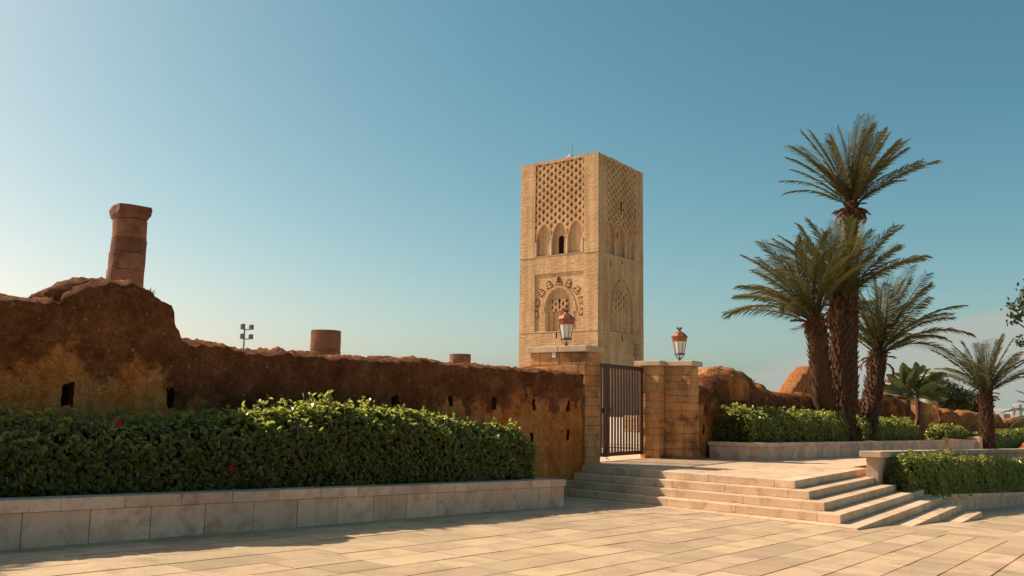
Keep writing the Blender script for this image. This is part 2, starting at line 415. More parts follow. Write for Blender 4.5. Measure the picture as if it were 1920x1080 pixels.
# ------------------------------------------------------------------ stone planters
def planter_run(parent, p0, p1, z0f, hf, cop_h, cop_w, piece, over=.03, thick=.22, phase=0.0, inward=1, cop_off=.35, jit=.0, ends=(0, 0)):
    """row of facing slabs with coping stones from p0 to p1; z0f(t): base height, t metres along"""
    d = Vector((p1[0]-p0[0], p1[1]-p0[1])); Ln = d.length; d = d/Ln; nrm = Vector((-d.y, d.x))*inward
    def place(a, b, y0, y1, zlo, zhi, nm, ch, tilt=0):
        V, F = cbox((a, y0, 0), (b, y1, 1), ch)
        W_ = []
        for x, y, z in V:
            g = z0f(min(max(x, 0), Ln)); lo, hi = g+zlo, g+zhi
            zz = lo+ch if False else lo+(hi-lo)*z
            W_.append((p0[0]+d.x*x+nrm.x*y, p0[1]+d.y*x+nrm.y*y, zz))
        if inward < 0: F = [f[::-1] for f in F]
        return mesh(nm, W_, F, MT['planter'], parent)
    x = -ends[0]+0.0; xs = [x]; x = phase if phase > .05 else piece
    while x < Ln-.12: xs.append(x); x += piece
    xs.append(Ln)
    for a, b in zip(xs[:-1], xs[1:]):
        o_ = rs.uniform(-.003, .003); place(a+.004, b-.004, o_, thick, -.3, hf-.004, 'facing_slab', .006)
    x = -over*(1 if ends[0] == 0 else 0); xs = [x]; x = phase+cop_off
    while x > piece: x -= piece
    while x < Ln-.15:
        if x > .1: xs.append(x)
        x += piece
    xs.append(Ln+over)
    for a, b in zip(xs[:-1], xs[1:]):
        o_ = rs.uniform(-.004, .004); place(a+.0025, b-.0025, -over+o_, cop_w, hf, hf+cop_h+o_*.4, 'coping_stone', .008)
PL = empty('planter', (9, 9.3, G(9, 9.2)), 'long pale stone planter wall with coping in front of the big dark hedge', 'planter')
planter_run(PL, (1.5, 9.2), (14.3, 9.2), lambda t: lerp_prof([(4.17, -.13), (14.3, -.49)], 1.5+t)+(max(0, 4.17-1.5-t))*.035, .35, .125, .30, .70, phase=4.35-1.5-2*.7-.7, cop_off=.36)
planter_run(PL, (14.3, 9.425), (14.3, 11.0), lambda t: -.49, .35, .124, .22, .70, phase=.5, ends=(.1, 0))
V, F = [], []
for u in (1.6, 5, 9, 14.1): zz = lerp_prof([(1.5, -.035), (4.17, -.13), (14.3, -.49)], u)+.40; V += [(u, 9.4, zz), (u, 11.2, zz)]
mesh('soil', V, [[2*i, 2*i+2, 2*i+3, 2*i+1] for i in range(3)], MT['soil'], PL)
# raised planter to the right of the gate
PR = empty('planter', (23.5, 9, 0), 'raised stone planter with a corner at the back of the platform under the palms', 'planter')
planter_run(PR, (23.43, 10.25), (23.43, 8.78), lambda t: 0.0, .36, .11, .26, .70, phase=.5, inward=1, cop_off=.2)
planter_run(PR, (23.66, 8.78), (49.0, 8.78), lambda t: -.017*t, .36, .109, .26, .62, phase=.4, ends=(.23, 0))
V = [(23.6, 9.0, .36), (49, 9.0, -.06), (49, 10.5, -.06), (23.6, 10.5, .36)]
mesh('soil', V, [[0, 1, 2, 3]], MT['soil'], PR)
PR2 = empty('planter', (58, 8.9, -.7), 'short stone planter wall with square end post beside the lone palm', 'planter')
planter_run(PR2, (51.2, 9.0), (58.6, 8.85), lambda t: -.62-.03*t, .55, .13, .3, .9)
mesh('end_post', *cbox((58.65, 8.6, -1.4), (59.55, 9.5, .02), .02), MT['planter'], PR2)
V = [(51.2, 9.2, -.1), (70, 9.0, -.6), (70, 10.5, -.6), (51.2, 10.5, -.1)]
mesh('soil', V, [[0, 1, 2, 3]], MT['soil'], PR2)
# low wall with broad coping to the right of the steps
LW = empty('low_wall', (21.8, 5.45, 0), 'low stone wall with broad flat coping leading right from the top step', 'low wall')
def lz(u): return -.026*(u-21.6)
x = 21.6; k = 0
for e in (22.9, 24.4, 26.2, 28.2, 30.5, 33, 36, 40, 45, 52, 60):
    mesh('wall_block', *cbox((x+.004 if k else x, 5.30, -1.6 if k else -.3), (e-.004, 5.56, .305), .008, lambda u, v: lz(u)), MT['cap'], LW)
    x = e; k += 1
x = 21.5
for e in (23.6, 26.0, 29, 32.5, 37, 43, 51, 60):
    mesh('coping_stone', *cbox((x+.003, 5.20, .309), (e-.003, 5.68, .45), .012, lambda u, v: lz(u)), MT['cap'], LW); x = e
# lower planter in front of it
PR3 = empty('planter', (26, 4.5, -1.1), 'low stone planter wall at the foot of the right hand hedge', 'planter')
planter_run(PR3, (23.1, 4.72), (46.0, 3.3), lambda t: G(23.1+t, 4.5), .32, .12, .26, .62, phase=.3)
V = [(22.9, 4.9, -.75), (46, 3.5, -2.1), (46, 5.4, -2.1), (22.9, 5.4, -.75)]
mesh('soil', V, [[0, 1, 2, 3]], MT['soil'], PR3)

# ------------------------------------------------------------------ plaza behind the walls
V = [(-150, 11.9, -.004), (17.9, 11.9, -.004), (22.6, 11.9, -.004), (62, 11.2, -.004), (200, 30, -.004), (400, 300, -.004), (-150, 300, -.004)]
o = mesh('plaza', V, [[0, 1, 2, 3, 4, 5, 6]], MT['plaza']); o['kind'] = 'structure'

# ------------------------------------------------------------------ rammed earth walls
def earth_wall(name, P, vf, thick, zb, label, m, holes=(), step=.06, amp=.05, u0_=None, u1_=None, bot_flare=.05, back=True, seed=0, rag=.05, group=None, plaster=None, rnd=.10, mounds=()):
    ua, ub = P[0][0] if u0_ is None else u0_, P[-1][0] if u1_ is None else u1_
    zbm = zb((ua+ub)/2)
    root = empty(name, ((ua+ub)/2, vf+thick/2, zbm), label, 'wall', group)
    n = int((ub-ua)/step)+1; U = np.linspace(ua, ub, n)
    nf = int(2.7/step); ntp = max(5, int(thick/step/1.3)); nb = 6
    V = []
    for u in U:
        tz = lerp_prof(P, u) + rag*fbm(u*2.3+seed, 3.1, 0, 5) + rag*.9*fbm(u*7+seed, 0, 4, 4)
        b = zb(u)
        rowz = [b+(tz-.07-rnd-b)*i/(nf-1) for i in range(nf)]
        for z in rowz:
            fr = (z-b)/(tz-b); y = vf - bot_flare*(1-fr)
            a = amp*(.35+.9*fr**2)
            d = a*fbm(u*1.7+seed, z*1.7, 1.3, 6) + a*.55*fbm(u*9, z*9, seed+2., 4)
            if plaster: d += .045*max(0., min(1., (z-lerp_prof(plaster, u)-.25*fbm(u*1.3, z, 5, 4)-.1)*9)) + .02*fbm(u*.8, z*5, 9, 4)
            V.append((u, y-d, z))
        for i in range(ntp):
            f_ = (i+.5)/ntp; y = vf + .04 + f_*(thick-.08)
            hh = tz - rnd*max(0, .55-f_)**1.6*2.2 - .05*(2*f_-1)**4 + .035*fbm(u*3+seed, y*3, 7, 5) + .03*fbm(u*11+seed, y*11, 2, 3)
            V.append((u, y, hh))
        for i in range(nb):
            V.append((u, vf+thick, (tz-.1) + (b-(tz-.1))*i/(nb-1)))
    nt_ = nf+ntp+nb; F = []
    hs = [(h[0]-h[2]/2, h[0]+h[2]/2, h[1]-h[3]/2, h[1]+h[3]/2) for h in holes]
    for i in range(n-1):
        for j in range(nt_-1):
            q = [i*nt_+j, (i+1)*nt_+j, (i+1)*nt_+j+1, i*nt_+j+1]
            if j < nf-1 and hs:
                cu = (V[q[0]][0]+V[q[2]][0])/2; cz = (V[q[0]][2]+V[q[2]][2])/2
                if any(a < cu < b and c < cz < d for a, b, c, d in hs): continue
            F.append(q)
    F.append([j for j in range(nt_)][::-1]); F.append([(n-1)*nt_+j for j in range(nt_)])
    ob = mesh('wall_body', V, F, m, root, smooth=True)
    if plaster:
        at = ob.data.attributes.new('plaster_top', 'FLOAT', 'POINT'); at.data.foreach_set('value', [lerp_prof(plaster, v[0]) for v in V])
    for k_, (mc, mr) in enumerate(mounds):
        Vm, Fm = [], []; nl, nw = 26, 52
        for i in range(nl+1):
            ph_ = math.pi*.62*i/nl
            for j in range(nw):
                th = 2*math.pi*j/nw; dv = Vector((math.sin(ph_)*math.cos(th), math.sin(ph_)*math.sin(th), math.cos(ph_)))
                q = 1+.12*fbm(dv.x*1.5+seed+k_, dv.y*1.5, dv.z*1.5, 5)+.035*fbm(dv.x*9+seed, dv.y*9, dv.z*9, 5)
                sq = 1+.18*(1-abs(dv.z))*0
                Vm.append((mc[0]+mr[0]*dv.x*q, mc[1]+mr[1]*dv.y*q, mc[2]+mr[2]*(abs(dv.z)**.7*(1 if dv.z > 0 else -1))*q))
        for i in range(nl):
            for j in range(nw): Fm.append([i*nw+j, (i+1)*nw+j, (i+1)*nw+(j+1) % nw, i*nw+(j+1) % nw])
        mo = mesh('mound', Vm, Fm, m if vf > 11 else MT['earth_bare_sunlit'], root, smooth=True)
        if plaster:
            at = mo.data.attributes.new('plaster_top', 'FLOAT', 'POINT'); at.data.foreach_set('value', [-5.0]*len(Vm))
    for a, b, c, d in hs:
        a -= step*.7; b += step*.7; c -= step*.7; d += step*.7; y0, y1 = vf-.005, vf+.42
        mesh('putlog_hole', [(a, y0, c), (b, y0, c), (b, y0, d), (a, y0, d), (a, y1, c), (b, y1, c), (b, y1, d), (a, y1, d)],
             [[4, 5, 6, 7], [0, 1, 5, 4], [1, 2, 6, 5], [2, 3, 7, 6], [3, 0, 4, 7]], m, root)
    return root
WL = [(0, 2.6), (4.48, 2.6), (4.84, 2.59), (5.09, 2.6), (5.32, 2.59), (5.44, 2.58), (5.52, 2.7), (5.67, 2.81), (5.88, 2.88), (6.17, 2.95), (6.43, 2.96), (6.65, 2.91), (6.84, 2.81), (6.99, 2.73), (7.03, 2.55), (7.13, 2.41), (7.19, 2.25), (7.39, 2.24), (7.61, 2.21), (7.77, 2.25), (8.07, 2.18), (8.46, 2.14), (8.86, 2.16), (9.51, 2.19), (9.97, 2.14), (10.69, 2.17), (11.48, 2.19), (12.34, 2.23), (13.12, 2.19), (14.3, 2.19), (15.43, 2.2), (16.46, 2.2), (17.34, 2.2), (17.92, 2.21)]
HL = [(13.07, 1.44, .12, .22), (14.45, 1.40, .14, .22), (15.88, 1.40, .11, .24), (17.34, 1.39, .12, .24), (17.27, .71, .12, .26), (15.84, .63, .13, .28), (11.51, 1.42, .16, .16), (5.63, 1.40, .13, .28), (7.06, 1.38, .13, .26), (9.7, 1.42, .14, .16)]
wl = earth_wall('earth_wall', WL, 11.05, .82, lambda u: -.75 if u > 9 else -.5, 'long eroded rammed earth wall with a high crumbling hump behind the big hedge', MT['earth'], HL, step=.038, amp=.055, plaster=[(0, 1.85), (5.3, 1.9), (6.7, 1.8), (7.2, 1.25), (9, 1.1), (12, 1.25), (13.5, 1.5), (16, 1.5), (18, 1.7)], rnd=.03, mounds=[((6.2, 11.52, 2.35), (.86, .52, .60)), ((5.0, 11.6, 2.2), (.7, .5, .40))])
# hump leaning over the wall: extra eroded mass behind the crest
WR = [(22.84, 2.12), (23.9, 2.09), (24.3, 2.0), (24.47, 2.34), (25.15, 2.49), (26.19, 2.62), (27.29, 2.58), (27.74, 2.34), (28.06, 2.25), (28.69, 2.27), (28.93, 2.1), (29.68, 1.99), (31.02, 1.96), (32.76, 1.98), (34.66, 1.96), (36.75, 1.94), (43.46, 1.89), (45.54, 2.28), (48.82, 2.02), (50.2, 1.62)]
earth_wall('earth_wall', WR, 10.42, .8, lambda u: -.4-.02*(u-23), 'eroded earth wall with rounded orange mound right of the gate behind hedge and palms', MT['earth'], [(23.53, 1.43, .13, .26), (23.41, .80, .12, .22)], step=.08, amp=.10, rag=.09, seed=11, plaster=[(22, 1.75), (24.3, 1.6), (26, 1.2), (50, 1.0)], rnd=.30, mounds=[((26.0, 11.0, 2.0), (1.55, .75, .68)), ((28.5, 11.0, 1.85), (.7, .6, .42)), ((45.6, 11.0, 1.7), (1.3, .7, .6))])
WR2 = [(56.4, 1.7), (59.18, 1.6), (60.85, 1.55), (63.46, 1.22), (65.44, 1.43), (68.55, 1.52), (74.23, 1.31), (76.75, 1.24), (80.1, 1.46), (83.78, 1.03), (85.85, 0.71), (90.32, 0.88), (96.0, 1.02), (102.22, 0.85), (125, .8)]
earth_wall('earth_wall', WR2, 10.42, .9, lambda u: -2.2, 'distant humped orange earth wall beyond the lone palm at far right', MT['earth_bare_sunlit'], (), step=.18, amp=.22, rag=.22, seed=23, rnd=.45, mounds=[((60.5, 11, .9), (2.6, .9, .75)), ((67.5, 11, .9), (3.0, .9, .65)), ((79.5, 11, .8), (3.2, .9, .65)), ((92, 11, .3), (4, .9, .75))])
# tall ruin far behind
FWp = [(88.0, 2.8), (90.5, 3.9), (92.2, 4.6), (93.1, 5.3), (94.2, 5.4), (95.2, 6.1), (97.6, 6.2), (98.4, 5.6), (101, 5.0), (103.5, 3.4)]
fh = [(92.6, 3.5), (93.8, 3.5), (95.2, 3.5), (96.5, 3.55), (94.2, 4.25), (95.5, 4.3), (96.8, 4.3), (95.9, 5.2)]
earth_wall('ruined_wall', FWp, 30.0, 1.6, lambda u: -.5, 'tall peaked remnant of earth wall with rows of small holes beyond palms', MT['earth_bare_sunlit'], [(a, b, .28, .3) for a, b in fh], step=.14, amp=.12, rag=.22, seed=31)
LE = [(70, -1.0), (74, -.75), (80, -.45), (88, -.1), (96, .15)]
earth_wall('garden_edge', LE, 7.3, .9, lambda u: -3.2, 'low rough golden garden edging rising to the right past the lone palm', MT['earth_bare_sunlit'], (), step=.25, amp=.12, rag=.12, seed=41)

# ------------------------------------------------------------------ ruin columns
def column(x, y, prof, label, zbase, m, capital=None, seed=0, rings=()):
    root = empty('ruin_column', (x, y, zbase), label, 'column', 'ruined stone columns')
    rr = random.Random(seed)
    zs = prof
    for i, (z0, z1, r) in enumerate(zs):
        V = []; F = []; n = 28; K = 7
        ox, oy = rr.uniform(-.012, .012), rr.uniform(-.012, .012)
        for k in range(K):
            f_ = k/(K-1); z = z0+.003+(z1-z0-.006)*(0, .012, .2, .5, .8, .988, 1)[k]; rk = r - (.010 if k in (0, K-1) else 0)
            for a in range(n):
                th = 2*math.pi*a/n; q = rk + .014*fbm(math.cos(th)*2+seed, math.sin(th)*2, z*2, 4)
                V.append((x+ox+q*math.cos(th), y+oy+q*math.sin(th), z))
        for k in range(K-1):
            for a in range(n): F.append([k*n+a, k*n+(a+1) % n, (k+1)*n+(a+1) % n, (k+1)*n+a])
        F.append(list(range(n))[::-1]); F.append([(K-1)*n+a for a in range(n)])
        mesh('drum', V, F, m, root)
    if capital:
        s, z0, z1, rz = capital; n = 7; V = []; F = []
        g = np.linspace(-1, 1, n); pts = {}
        for a in range(n):
            for b in range(n):
                for c in range(n):
                    if max(abs(g[a]), abs(g[b]), abs(g[c])) > .999:
                        px, py, pz_ = g[a], g[b], g[c]
                        sc = 1 - .17*max(0, -pz_-.1)**1.5
                        pxx, pyy = px*s/2*sc, py*s/2*sc
                        rnd_ = 1-.05*(px*px*py*py) - .05*(pz_**2)*(px*px*py*py)
                        d = 1+.05*fbm(px*1.4+seed, py*1.4, pz_*1.4, 4)
                        if px < -.3 and py < -.3: d *= .97
                        pxx *= d*rnd_; pyy *= d*rnd_
                        X = pxx*math.cos(rz)-pyy*math.sin(rz); Y = pxx*math.sin(rz)+pyy*math.cos(rz)
                        pts[(a, b, c)] = len(V); V.append((x+X, y+Y, (z0+z1)/2+pz_*(z1-z0)/2*(1+.04*fbm(px+3, py, pz_, 3))))
        for ax in range(3):
            for sd_ in (0, n-1):
                for i in range(n-1):
                    for j in range(n-1):
                        def key(i, j):
                            k = [i, j]; k.insert(ax, sd_); return pts[tuple(k)]
                        q = [key(i, j), key(i+1, j), key(i+1, j+1), key(i, j+1)]
                        if (sd_ == 0) != (ax == 1): q = q[::-1]
                        F.append(q)
        mesh('capital', V, F, m, root)
    return root
column(10.25, 18, [(0, 1.3, .39), (1.3, 2.6, .385), (2.6, 3.45, .385), (3.45, 4.15, .382), (4.15, 4.52, .372), (4.52, 4.84, .362), (4.84, 5.27, .352)], 'tall reddish drum column with blocky capital rising behind the hump of the wall', 0, MT['column'], (.74, 5.275, 5.56, math.radians(-14)), 3)
column(17.84, 20, [(0, 1.2, .46), (1.2, 2.35, .455), (2.35, 2.92, .452), (2.92, 3.52, .445)], 'short broken column stub above the middle of the earth wall', 0, MT['column'], None, 5)
column(29.0, 24, [(0, 1.6, .47), (1.6, 3.1, .465), (3.1, 3.55, .46)], 'low column stub just showing above the wall left of the gate', 0, MT['column'], None, 8)
for i, (a, b, h, r, lb) in enumerate(((24.6, 15.2, 1.02, .36, 'leftmost pale column stub seen through gate bars'), (26.6, 15.9, 1.5, .27, 'pale column stub of middle height seen through gate bars'), (29.2, 17.3, 2.2, .26, 'tallest pale column shaft seen through the gate bars'), (27.2, 16.0, .9, .25, 'lowest pale column stub seen through the gate'))):
    column(a, b, [(0, h*.5, r), (h*.5, h, r*.985)], lb, 0, MT['marble'], None, 20+i)

# ------------------------------------------------------------------ gate pillars, lamps, gate
def block_pier(root, u0_, u1_, v0, v1, z0, z1, seed, axis='v', bl=.5, ch=(.17, .23), skip=()):
    rr = random.Random(seed)
    mesh('mortar_core', *bbox((u0_+.018, v0+.018, z0-.3), (u1_-.018, v1-.018, z1-.002)), MT['mortar'], root)
    z = z0-.3; k = 0
    while z < z1-.02:
        h = rr.uniform(*ch); e = z+h
        if z1-e < .13: e = z1
        a0, a1 = (v0, v1) if axis == 'v' else (u0_, u1_)
        x = a0; cuts = [x]; x += rr.uniform(.25, .75)*bl*(1.6 if k % 2 else 1)
        while x < a1-.15: cuts.append(x); x += rr.uniform(.7, 1.3)*bl
        cuts.append(a1)
        for p, q in zip(cuts[:-1], cuts[1:]):
            o1, o2, o3 = (rr.uniform(-.007, .007) for _ in range(3)); g = rr.choice((.002, .003, .005))
            if axis == 'v': bx_ = ((u0_+o1, p+(g if p > a0 else o2), z+g*.7), (u1_+o3, q-(g if q < a1 else o2), e-g*.7))
            else: bx_ = ((p+(g if p > a0 else o2), v0+o1, z+g*.7), (q-(g if q < a1 else o2), v1+o3, e-g*.7))
            mesh('stone_block', *cbox(*bx_, rr.uniform(.006, .016)), MT['block'], root)
        z = e; k += 1
def lantern(x, y, z, label):
    root = empty('gate_lantern', (x, y, z), label, 'lantern', 'gate lanterns')
    c = (x, y, z); rot = math.radians(12)
    mesh('stem', *lathe([(.045, 0), (.045, .012), (.02, .03), (.016, .10), (.022, .12), (.014, .14), (.014, .2)], 10, c), MT['iron'], root)
    for k in range(4):
        th = rot+math.pi/4+k*math.pi/2; pth = []
        for i in range(9):
            f_ = i/8; r = .016+.115*math.sin(f_*math.pi/2)**1.3; pth.append((x+r*math.cos(th), y+r*math.sin(th), z+.045+.145*f_**1.1))
        mesh('scroll_bracket', *tube(pth, [.009]*9, 6), MT['iron'], root)
    mesh('base_ring', *lathe([(.10, .185), (.155, .19), (.160, .205), (.155, .22), (.11, .225)], 8, c, rot), MT['iron'], root)
    mesh('glass', *lathe([(.125, .226), (.19, .565)], 8, c, rot), MT['frost'], root)
    for k in range(8):
        th = rot+k*math.pi/4
        p0 = (x+.127*math.cos(th), y+.127*math.sin(th), z+.222); p1 = (x+.194*math.cos(th), y+.194*math.sin(th), z+.57)
        mesh('glazing_bar', *tube([p0, p1], [.0085, .0085], 5), MT['iron'], root)
    ro = mesh('roof', *lathe([(.195, .562), (.205, .58), (.225, .675), (.245, .685), (.245, .70), (.225, .712), (.15, .785), (.06, .85), (.05, .862)], 8, c, rot), MT['copper'], root)
    V, F = lathe([(.035, .86), (.03, .885), (.055, .90), (.05, .915)], 10, c)
    P = [(V, F)]
    for k in range(6):
        th = k*math.pi/3
        P.append(tube([(x+.045*math.cos(th), y+.045*math.sin(th), z+.905), (x+.06*math.cos(th), y+.06*math.sin(th), z+.94), (x+.072*math.cos(th), y+.072*math.sin(th), z+.972)], [.016, .02, .004], 5))
    mesh('crown_finial', *join(P), MT['iron'], ro)
    return root
def gate_pillars(dx, dy, dz, who, gs):
    a = empty('gate_pillar', (18.35+dx, 11.8+dy, dz), 'left sandstone block pillar of %s with flat cap' % who, 'pillar', gs)
    block_pier(a, 18.0+dx, 18.7+dx, 11.0+dy, 12.62+dy, dz, 2.68+dz, 3, 'v', .5, (.2, .27))
    for p, q in ((10.93, 11.75), (11.75, 12.70)):
        mesh('cap_stone', *cbox((17.93+dx, p+dy+.002, 2.682+dz), (18.78+dx, q+dy-.002, 2.83+dz), .012), MT['cap'], a)
    b = empty('gate_pillar', (22.6+dx, 10.7+dy, dz), 'right sandstone block pillar of %s with stepped jamb' % who, 'pillar', gs)
    block_pier(b, 22.3+dx, 22.82+dx, 10.27+dy, 11.05+dy, dz, 2.53+dz, 9, 'v', .45, (.16, .22))
    block_pier(b, 21.95+dx, 22.82+dx, 11.06+dy, 11.64+dy, dz, 2.53+dz, 14, 'v', .5, (.17, .25))
    mesh('cap_stone', *cbox((22.22+dx, 10.18+dy, 2.532+dz), (22.92+dx, 10.966+dy, 2.67+dz), .012), MT['cap'], b)
    mesh('cap_stone', *cbox((21.87+dx, 10.97+dy, 2.532+dz), (22.92+dx, 11.78+dy, 2.668+dz), .012), MT['cap'], b)
    return a, b
pa, pb_ = gate_pillars(0, 0, 0, 'the near gate', 'near gate pillars')
mesh('notice_box', *cbox((17.955, 11.83, 2.555), (17.995, 11.94, 2.68), .006), MT['white'], pa)
pa2, pb2 = gate_pillars(32.6, -.1, -.42, 'the far gate behind the broad leaved plant', 'far gate pillars')
lantern(18.38, 11.8, 2.83, 'copper roofed lantern on the left gate pillar in front of the tower')
lantern(22.58, 10.72, 2.67, 'copper roofed lantern against the sky on the right gate pillar')
lantern(51.0, 11.7, 2.41, 'lantern half hidden behind the broad leaved plant on far gate')
lantern(55.2, 10.6, 2.25, 'lantern at right of the broad leaved plant on the far gate pillar')
lantern(97.6, 11.3, 1.15, 'tiny far red lantern above the distant earth wall')

GT = empty('gate', (20.5, 11.55, 0), 'brown steel gate of vertical bars between the stone pillars', 'gate')
def gbox(nm, a, b, parent=GT, ch=.005): return mesh(nm, *cbox(a, b, ch), MT['gate'], parent)
for lu0, lu1, nb_ in ((18.74, 19.93, 6), (19.95, 21.93, 10)):
    lf = empty('gate_leaf', (0, 0, 0)); lf.parent = GT; lf.location = (0, 0, 0)
    w = .13
    gbox('stile', (lu0, 11.52, .10), (lu0+w, 11.58, 2.50), lf); gbox('stile', (lu1-w, 11.52, .10), (lu1, 11.58, 2.50), lf)
    gbox('rail', (lu0+w, 11.523, .11), (lu1-w, 11.577, .21), lf); gbox('rail', (lu0+w, 11.523, 2.39), (lu1-w, 11.577, 2.49), lf)
    sp_ = (lu1-lu0-2*w)/(nb_+1)
    for k in range(nb_):
        c = lu0+w+sp_*(k+1); gbox('bar', (c-.028, 11.53, .20), (c+.028, 11.565, 2.395), lf)
gbox('lock_box', (19.80, 11.47, 1.22), (19.93, 11.63, 1.36)); gbox('lock_box', (19.96, 11.48, 1.24), (20.06, 11.62, 1.34))
mesh('drop_bolt', *tube([(19.88, 11.5, .4), (19.88, 11.5, .06), (19.93, 11.47, .03)], [.012]*3, 6), MT['gate'], GT)

# ------------------------------------------------------------------ floodlight mast far behind
fm = empty('floodlight_mast', (52.2, 70, 0), 'thin floodlight mast with four lamps above the wall', 'floodlight')
mesh('pole', *tube([(52.2, 70, 0), (52.2, 70, 8.4)], [.09, .07], 8), MT['grey'], fm)
for z in (7.35, 8.25): mesh('crossarm', *bbox((51.75, 70.4-.55, z), (52.65, 70.55-.55, z+.08)), MT['grey'], fm)
for z in (7.38, 8.3):
    for sx in (-.55, .42): mesh('lamp_head', *cbox((52.2+sx-.12, 69.55, z), (52.2+sx+.30, 69.8, z+.48), .03), MT['grey'], fm)

# ------------------------------------------------------------------ tower
TU, TV, TS, TZ = 127.35, 75.4, 16.4, 45.45
TW = empty('minaret_tower', (TU+8, TV+8, 0), 'massive square brown masonry tower with carved lattice panels and arches', 'tower')
def tp(face, s, z, d):
    return (TU+d, TV+s, z) if face == 'A' else (TU+s, TV+d, z)
def quad_rects(face, rects, nm):
    """flat wall of the face with rectangular openings"""
    xs = sorted({0, TS} | {r[0] for r in rects} | {r[1] for r in rects}); zs = sorted({0, TZ} | {r[2] for r in rects} | {r[3] for r in rects})
    V = []; F = []
    for a, b in zip(xs[:-1], xs[1:]):
        for c, d in zip(zs[:-1], zs[1:]):
            cu, cz = (a+b)/2, (c+d)/2
            if any(r[0] < cu < r[1] and r[2] < cz < r[3] for r in rects): continue
            n = len(V); V += [tp(face, a, c, 0), tp(face, b, c, 0), tp(face, b, d, 0), tp(face, a, d, 0)]
            F.append([n, n+1, n+2, n+3] if face == 'B' else [n+3, n+2, n+1, n])
    return mesh(nm, V, F, MT['tower'], TW)
def relief(face, r, fn, nm, step=.085, parent=TW):
    nx = int((r[1]-r[0])/step)+1; nz = int((r[3]-r[2])/step)+1
    X = np.linspace(r[0], r[1], nx); Z = np.linspace(r[2], r[3], nz)
    xx, zz = np.meshgrid(X, Z, indexing='ij'); D = fn(xx, zz)
    D[0, :] = 0; D[-1, :] = 0; D[:, 0] = 0; D[:, -1] = 0
    V = np.zeros((nx, nz, 3))
    if face == 'A': V[..., 0] = TU+D; V[..., 1] = TV+xx
    else: V[..., 0] = TU+xx; V[..., 1] = TV+D
    V[..., 2] = zz
    i, j = np.meshgrid(np.arange(nx-1), np.arange(nz-1), indexing='ij'); a = (i*nz+j).ravel()
    F = np.stack([a, a+nz, a+nz+1, a+1], 1)
    if face == 'A': F = F[:, ::-1]
    return mesh(nm, V.reshape(-1, 3), F, MT['tower'], parent)
def sebka(x, z, x0, z0, px=.853, pz_=1.35):
    """interlaced diamond lattice: True inside the lobed openings"""
    i = np.round((x-x0)/px); best = np.zeros_like(x, bool); rib = np.ones_like(x)
    for di in (-1, 0, 1):
        ii = i+di; dx = x-x0-ii*px; off = np.where(np.mod(ii, 2) == 1, pz_/2, 0)
        dz = z-z0-off; dz = dz-np.round(dz/pz_)*pz_
        h = (np.abs(dx)/.20+np.abs(dz-.02)/.47 < 1) | ((np.abs(dx)-.15)**2+(dz+.07)**2 < .125**2)
        best |= h
        rib = np.minimum(rib, np.abs(dx)/.42+np.abs(dz)/.67)
    return best, rib
def arch_w(z, spring, apex, w, lobes=True):
    f_ = np.clip((z-spring)/(apex-spring), 0, 1); ww = w*np.sqrt(np.clip(1-f_**2.0, 0, 1))*(1-.10*f_)
    if lobes: ww = ww + .10*np.where(f_ > .02, np.abs(np.sin(f_*math.pi*3.5))-.5, 0)
    return np.where(z > apex, -1, ww)
def upper(cols, x0):
    sp_ = (cols[-1]-cols[0])/3
    def fn(x, z):
        D = np.full_like(x, .16); h, rib = sebka(x, z, x0, 34.9)
        D = np.where(rib > .86, .10, .20); 
        D = np.where(h & (z > 34.0), .75, D)
        k = np.clip(np.floor((x-cols[0])/sp_), 0, 2); cx = cols[0]+sp_*(k+.5); dx = np.abs(x-cx)
        w = arch_w(z, 30.7, 33.85, sp_/2-.2)
        wi = np.where(z < 30.7, sp_/2-.12, w)
        wo = np.where(z < 30.7, sp_/2-.12, arch_w(z, 30.7, 34.25, sp_/2+.10, False))
        D = np.where((dx < wo) & (z >= 30.7), .08, D)
        # lattice roots between the arches
        D = np.where((dx >= wo) & (z >= 32.6) & (z < 34.2) & h, .6, D)
        D = np.where(dx < wi, .62, D)
        D = np.where((z < 30.7) & (dx >= wi), .3, D)
        return D
    return fn
PAu = (2.9, 13.2, 28.15, 45.05); PAl = (2.95, 13.1, 14.62, 24.95); PBu = (2.9, 13.6, 28.2, 45.05); PBl = (3.9, 12.9, 14.62, 24.6)
slA = [(8.25, 8.55, 13.35, 14.35)]; slB = [(4.28, 4.5, 25.7, 27.0), (8.28, 8.5, 26.9, 27.8), (8.2, 8.55, 13.0, 14.3)]
NB = (12.5, 14.7, 9.5, 13.1)
quad_rects('A', [PAu, PAl]+slA, 'wall'); quad_rects('B', [PBu, PBl, NB]+slB, 'wall')
colsA = [2.95, 6.32, 9.68, 13.05]; colsB = [2.55, 6.05, 9.72, 13.4]
def fnA(x, z):
    return upper(colsA, 8.04)(x, z)
relief('A', PAu, fnA, 'lattice_panel')
relief('B', PBu, upper(colsB, 8.2), 'lattice_panel')
